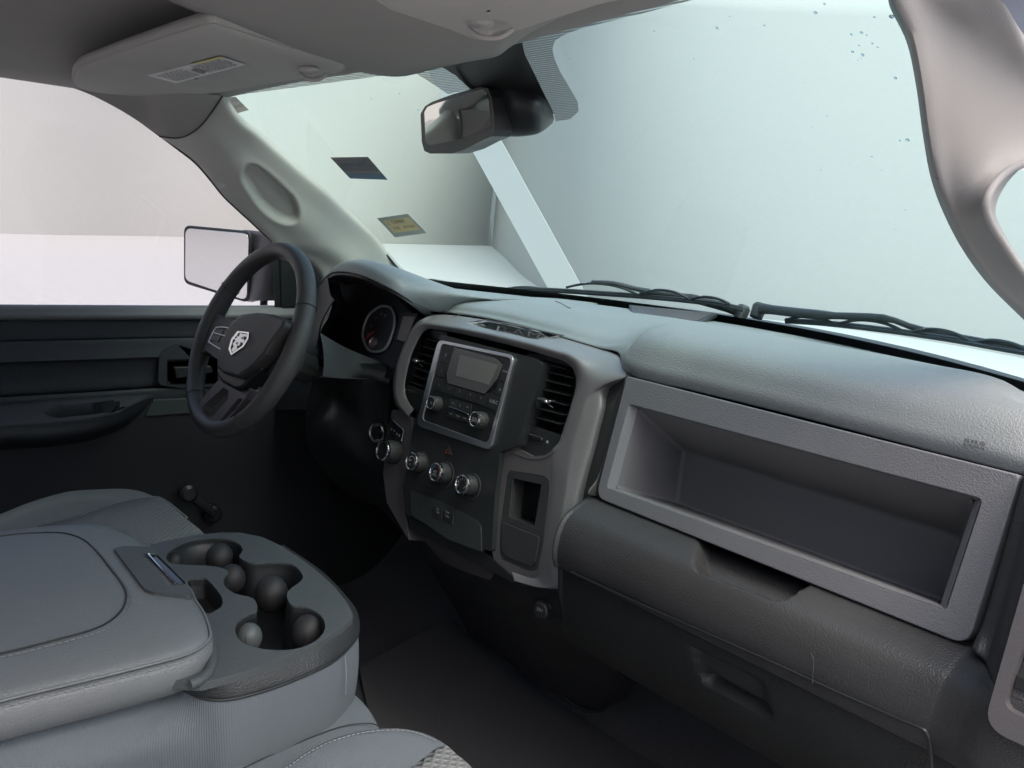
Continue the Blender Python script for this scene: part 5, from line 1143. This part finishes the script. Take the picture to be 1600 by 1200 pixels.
# ================================================================== FLOOR AND CAB SHELL
fl = patch('cab_floor', [[(-.93, -1.9, .0), (-.4, -1.9, .0), (0, -1.9, .05), (.4, -1.9, 0), (.86, -1.9, 0)], [(-.93, -.3, .0), (-.5, -.3, .0), (-.05, -.3, .02), (.3, -.3, .0), (.86, -.3, 0)], [(-.93, .30, .0), (-.55, .30, .0), (-.2, .28, .01), (.3, .30, .0), (.86, .3, .0)], [(-.93, .62, .0), (-.55, .60, .0), (-.1, .6, .02), (.3, .62, .0), (.86, .62, .0)], [(-.93, .85, .25), (-.5, .85, .25), (0, .8, .25), (.4, .85, .25), (.86, .85, .25)]], CARP, None, 8, 8, solid=.02)
fl['kind'] = 'structure'
fw = mk('firewall', [(x, y, z) for (y, z) in ((.80, -.05), (.80, .85)) for x in (-.95, .98)]+[(x, y, z) for (y, z) in ((.82, -.05), (.82, .85)) for x in (-.95, .98)], [(0, 1, 3, 2), (4, 6, 7, 5), (0, 2, 6, 4), (1, 5, 7, 3), (2, 3, 7, 6), (0, 4, 5, 1)], BLACK, None, smooth=False); fw['kind'] = 'structure'
mat_ = plate('floor_mat', PL((0, 0, .016), (0, 0, 1)), [(560, 1040), (706, 963), (722, 985), (860, 1090), (1010, 1185), (1250, 1320), (900, 1500), (590, 1180)], CARP, None, w0=-.006, w1=.006, bevel=.003, rad=.02)
reg(mat_, 'dark carpet floor mat on the passenger side floor', 'floor mat')
cb = thing('cab_shell', (0, -1.9, .6), 'rear and side panels closing the cab behind the seats', 'cab panel')
mk('back_panel', [(x, y, z) for y in (-1.9, -1.88) for (x, z) in ((-.95, 0), (.9, 0), (.9, .85), (-.95, .85))], [(3, 2, 1, 0), (4, 5, 6, 7), (0, 1, 5, 4), (1, 2, 6, 5), (2, 3, 7, 6), (3, 0, 4, 7)], HEAD, cb, smooth=False)
mk('rocker_panel', [(x, y, z) for x in (.86, .93) for (y, z) in ((-1.9, -.12), (.8, -.12), (.8, .03), (-1.9, .03))], [(3, 2, 1, 0), (4, 5, 6, 7), (0, 1, 5, 4), (1, 2, 6, 5), (2, 3, 7, 6), (3, 0, 4, 7)], DARK, cb, bevel=.01)
mk('kick_panel', [(x, y, z) for x in (-.93, -.90) for (y, z) in ((-.3, -.15), (.85, -.15), (.85, .6), (.36, .6))], [(3, 2, 1, 0), (4, 5, 6, 7), (0, 1, 5, 4), (1, 2, 6, 5), (2, 3, 7, 6), (3, 0, 4, 7)], DARK, cb, smooth=False)
mk('kick_panel', [(x, y, z) for x in (.93, .98) for (y, z) in ((.25, -.1), (.85, -.1), (.85, .84), (.22, .84))], [(3, 2, 1, 0), (4, 5, 6, 7), (0, 1, 5, 4), (1, 2, 6, 5), (2, 3, 7, 6), (3, 0, 4, 7)], DARK, cb, smooth=False)
bp = thing('brake_pedal', (-.38, .45, .2), 'black brake pedal deep in the dark driver footwell', 'pedal')
mk('pedal_pad', [on(*p, y=yy) for yy in (.47, .485) for p in [(511, 757), (533, 741), (541, 752), (519, 768)]], [(3, 2, 1, 0), (4, 5, 6, 7), (0, 1, 5, 4), (1, 2, 6, 5), (2, 3, 7, 6), (3, 0, 4, 7)], RUB, bp, bevel=.004)
tube('pedal_arm', [on(530, 750, y=.49), on(542, 735, y=.53), on(550, 700, y=.56)], .008, BLACK, bp, 8, 3)
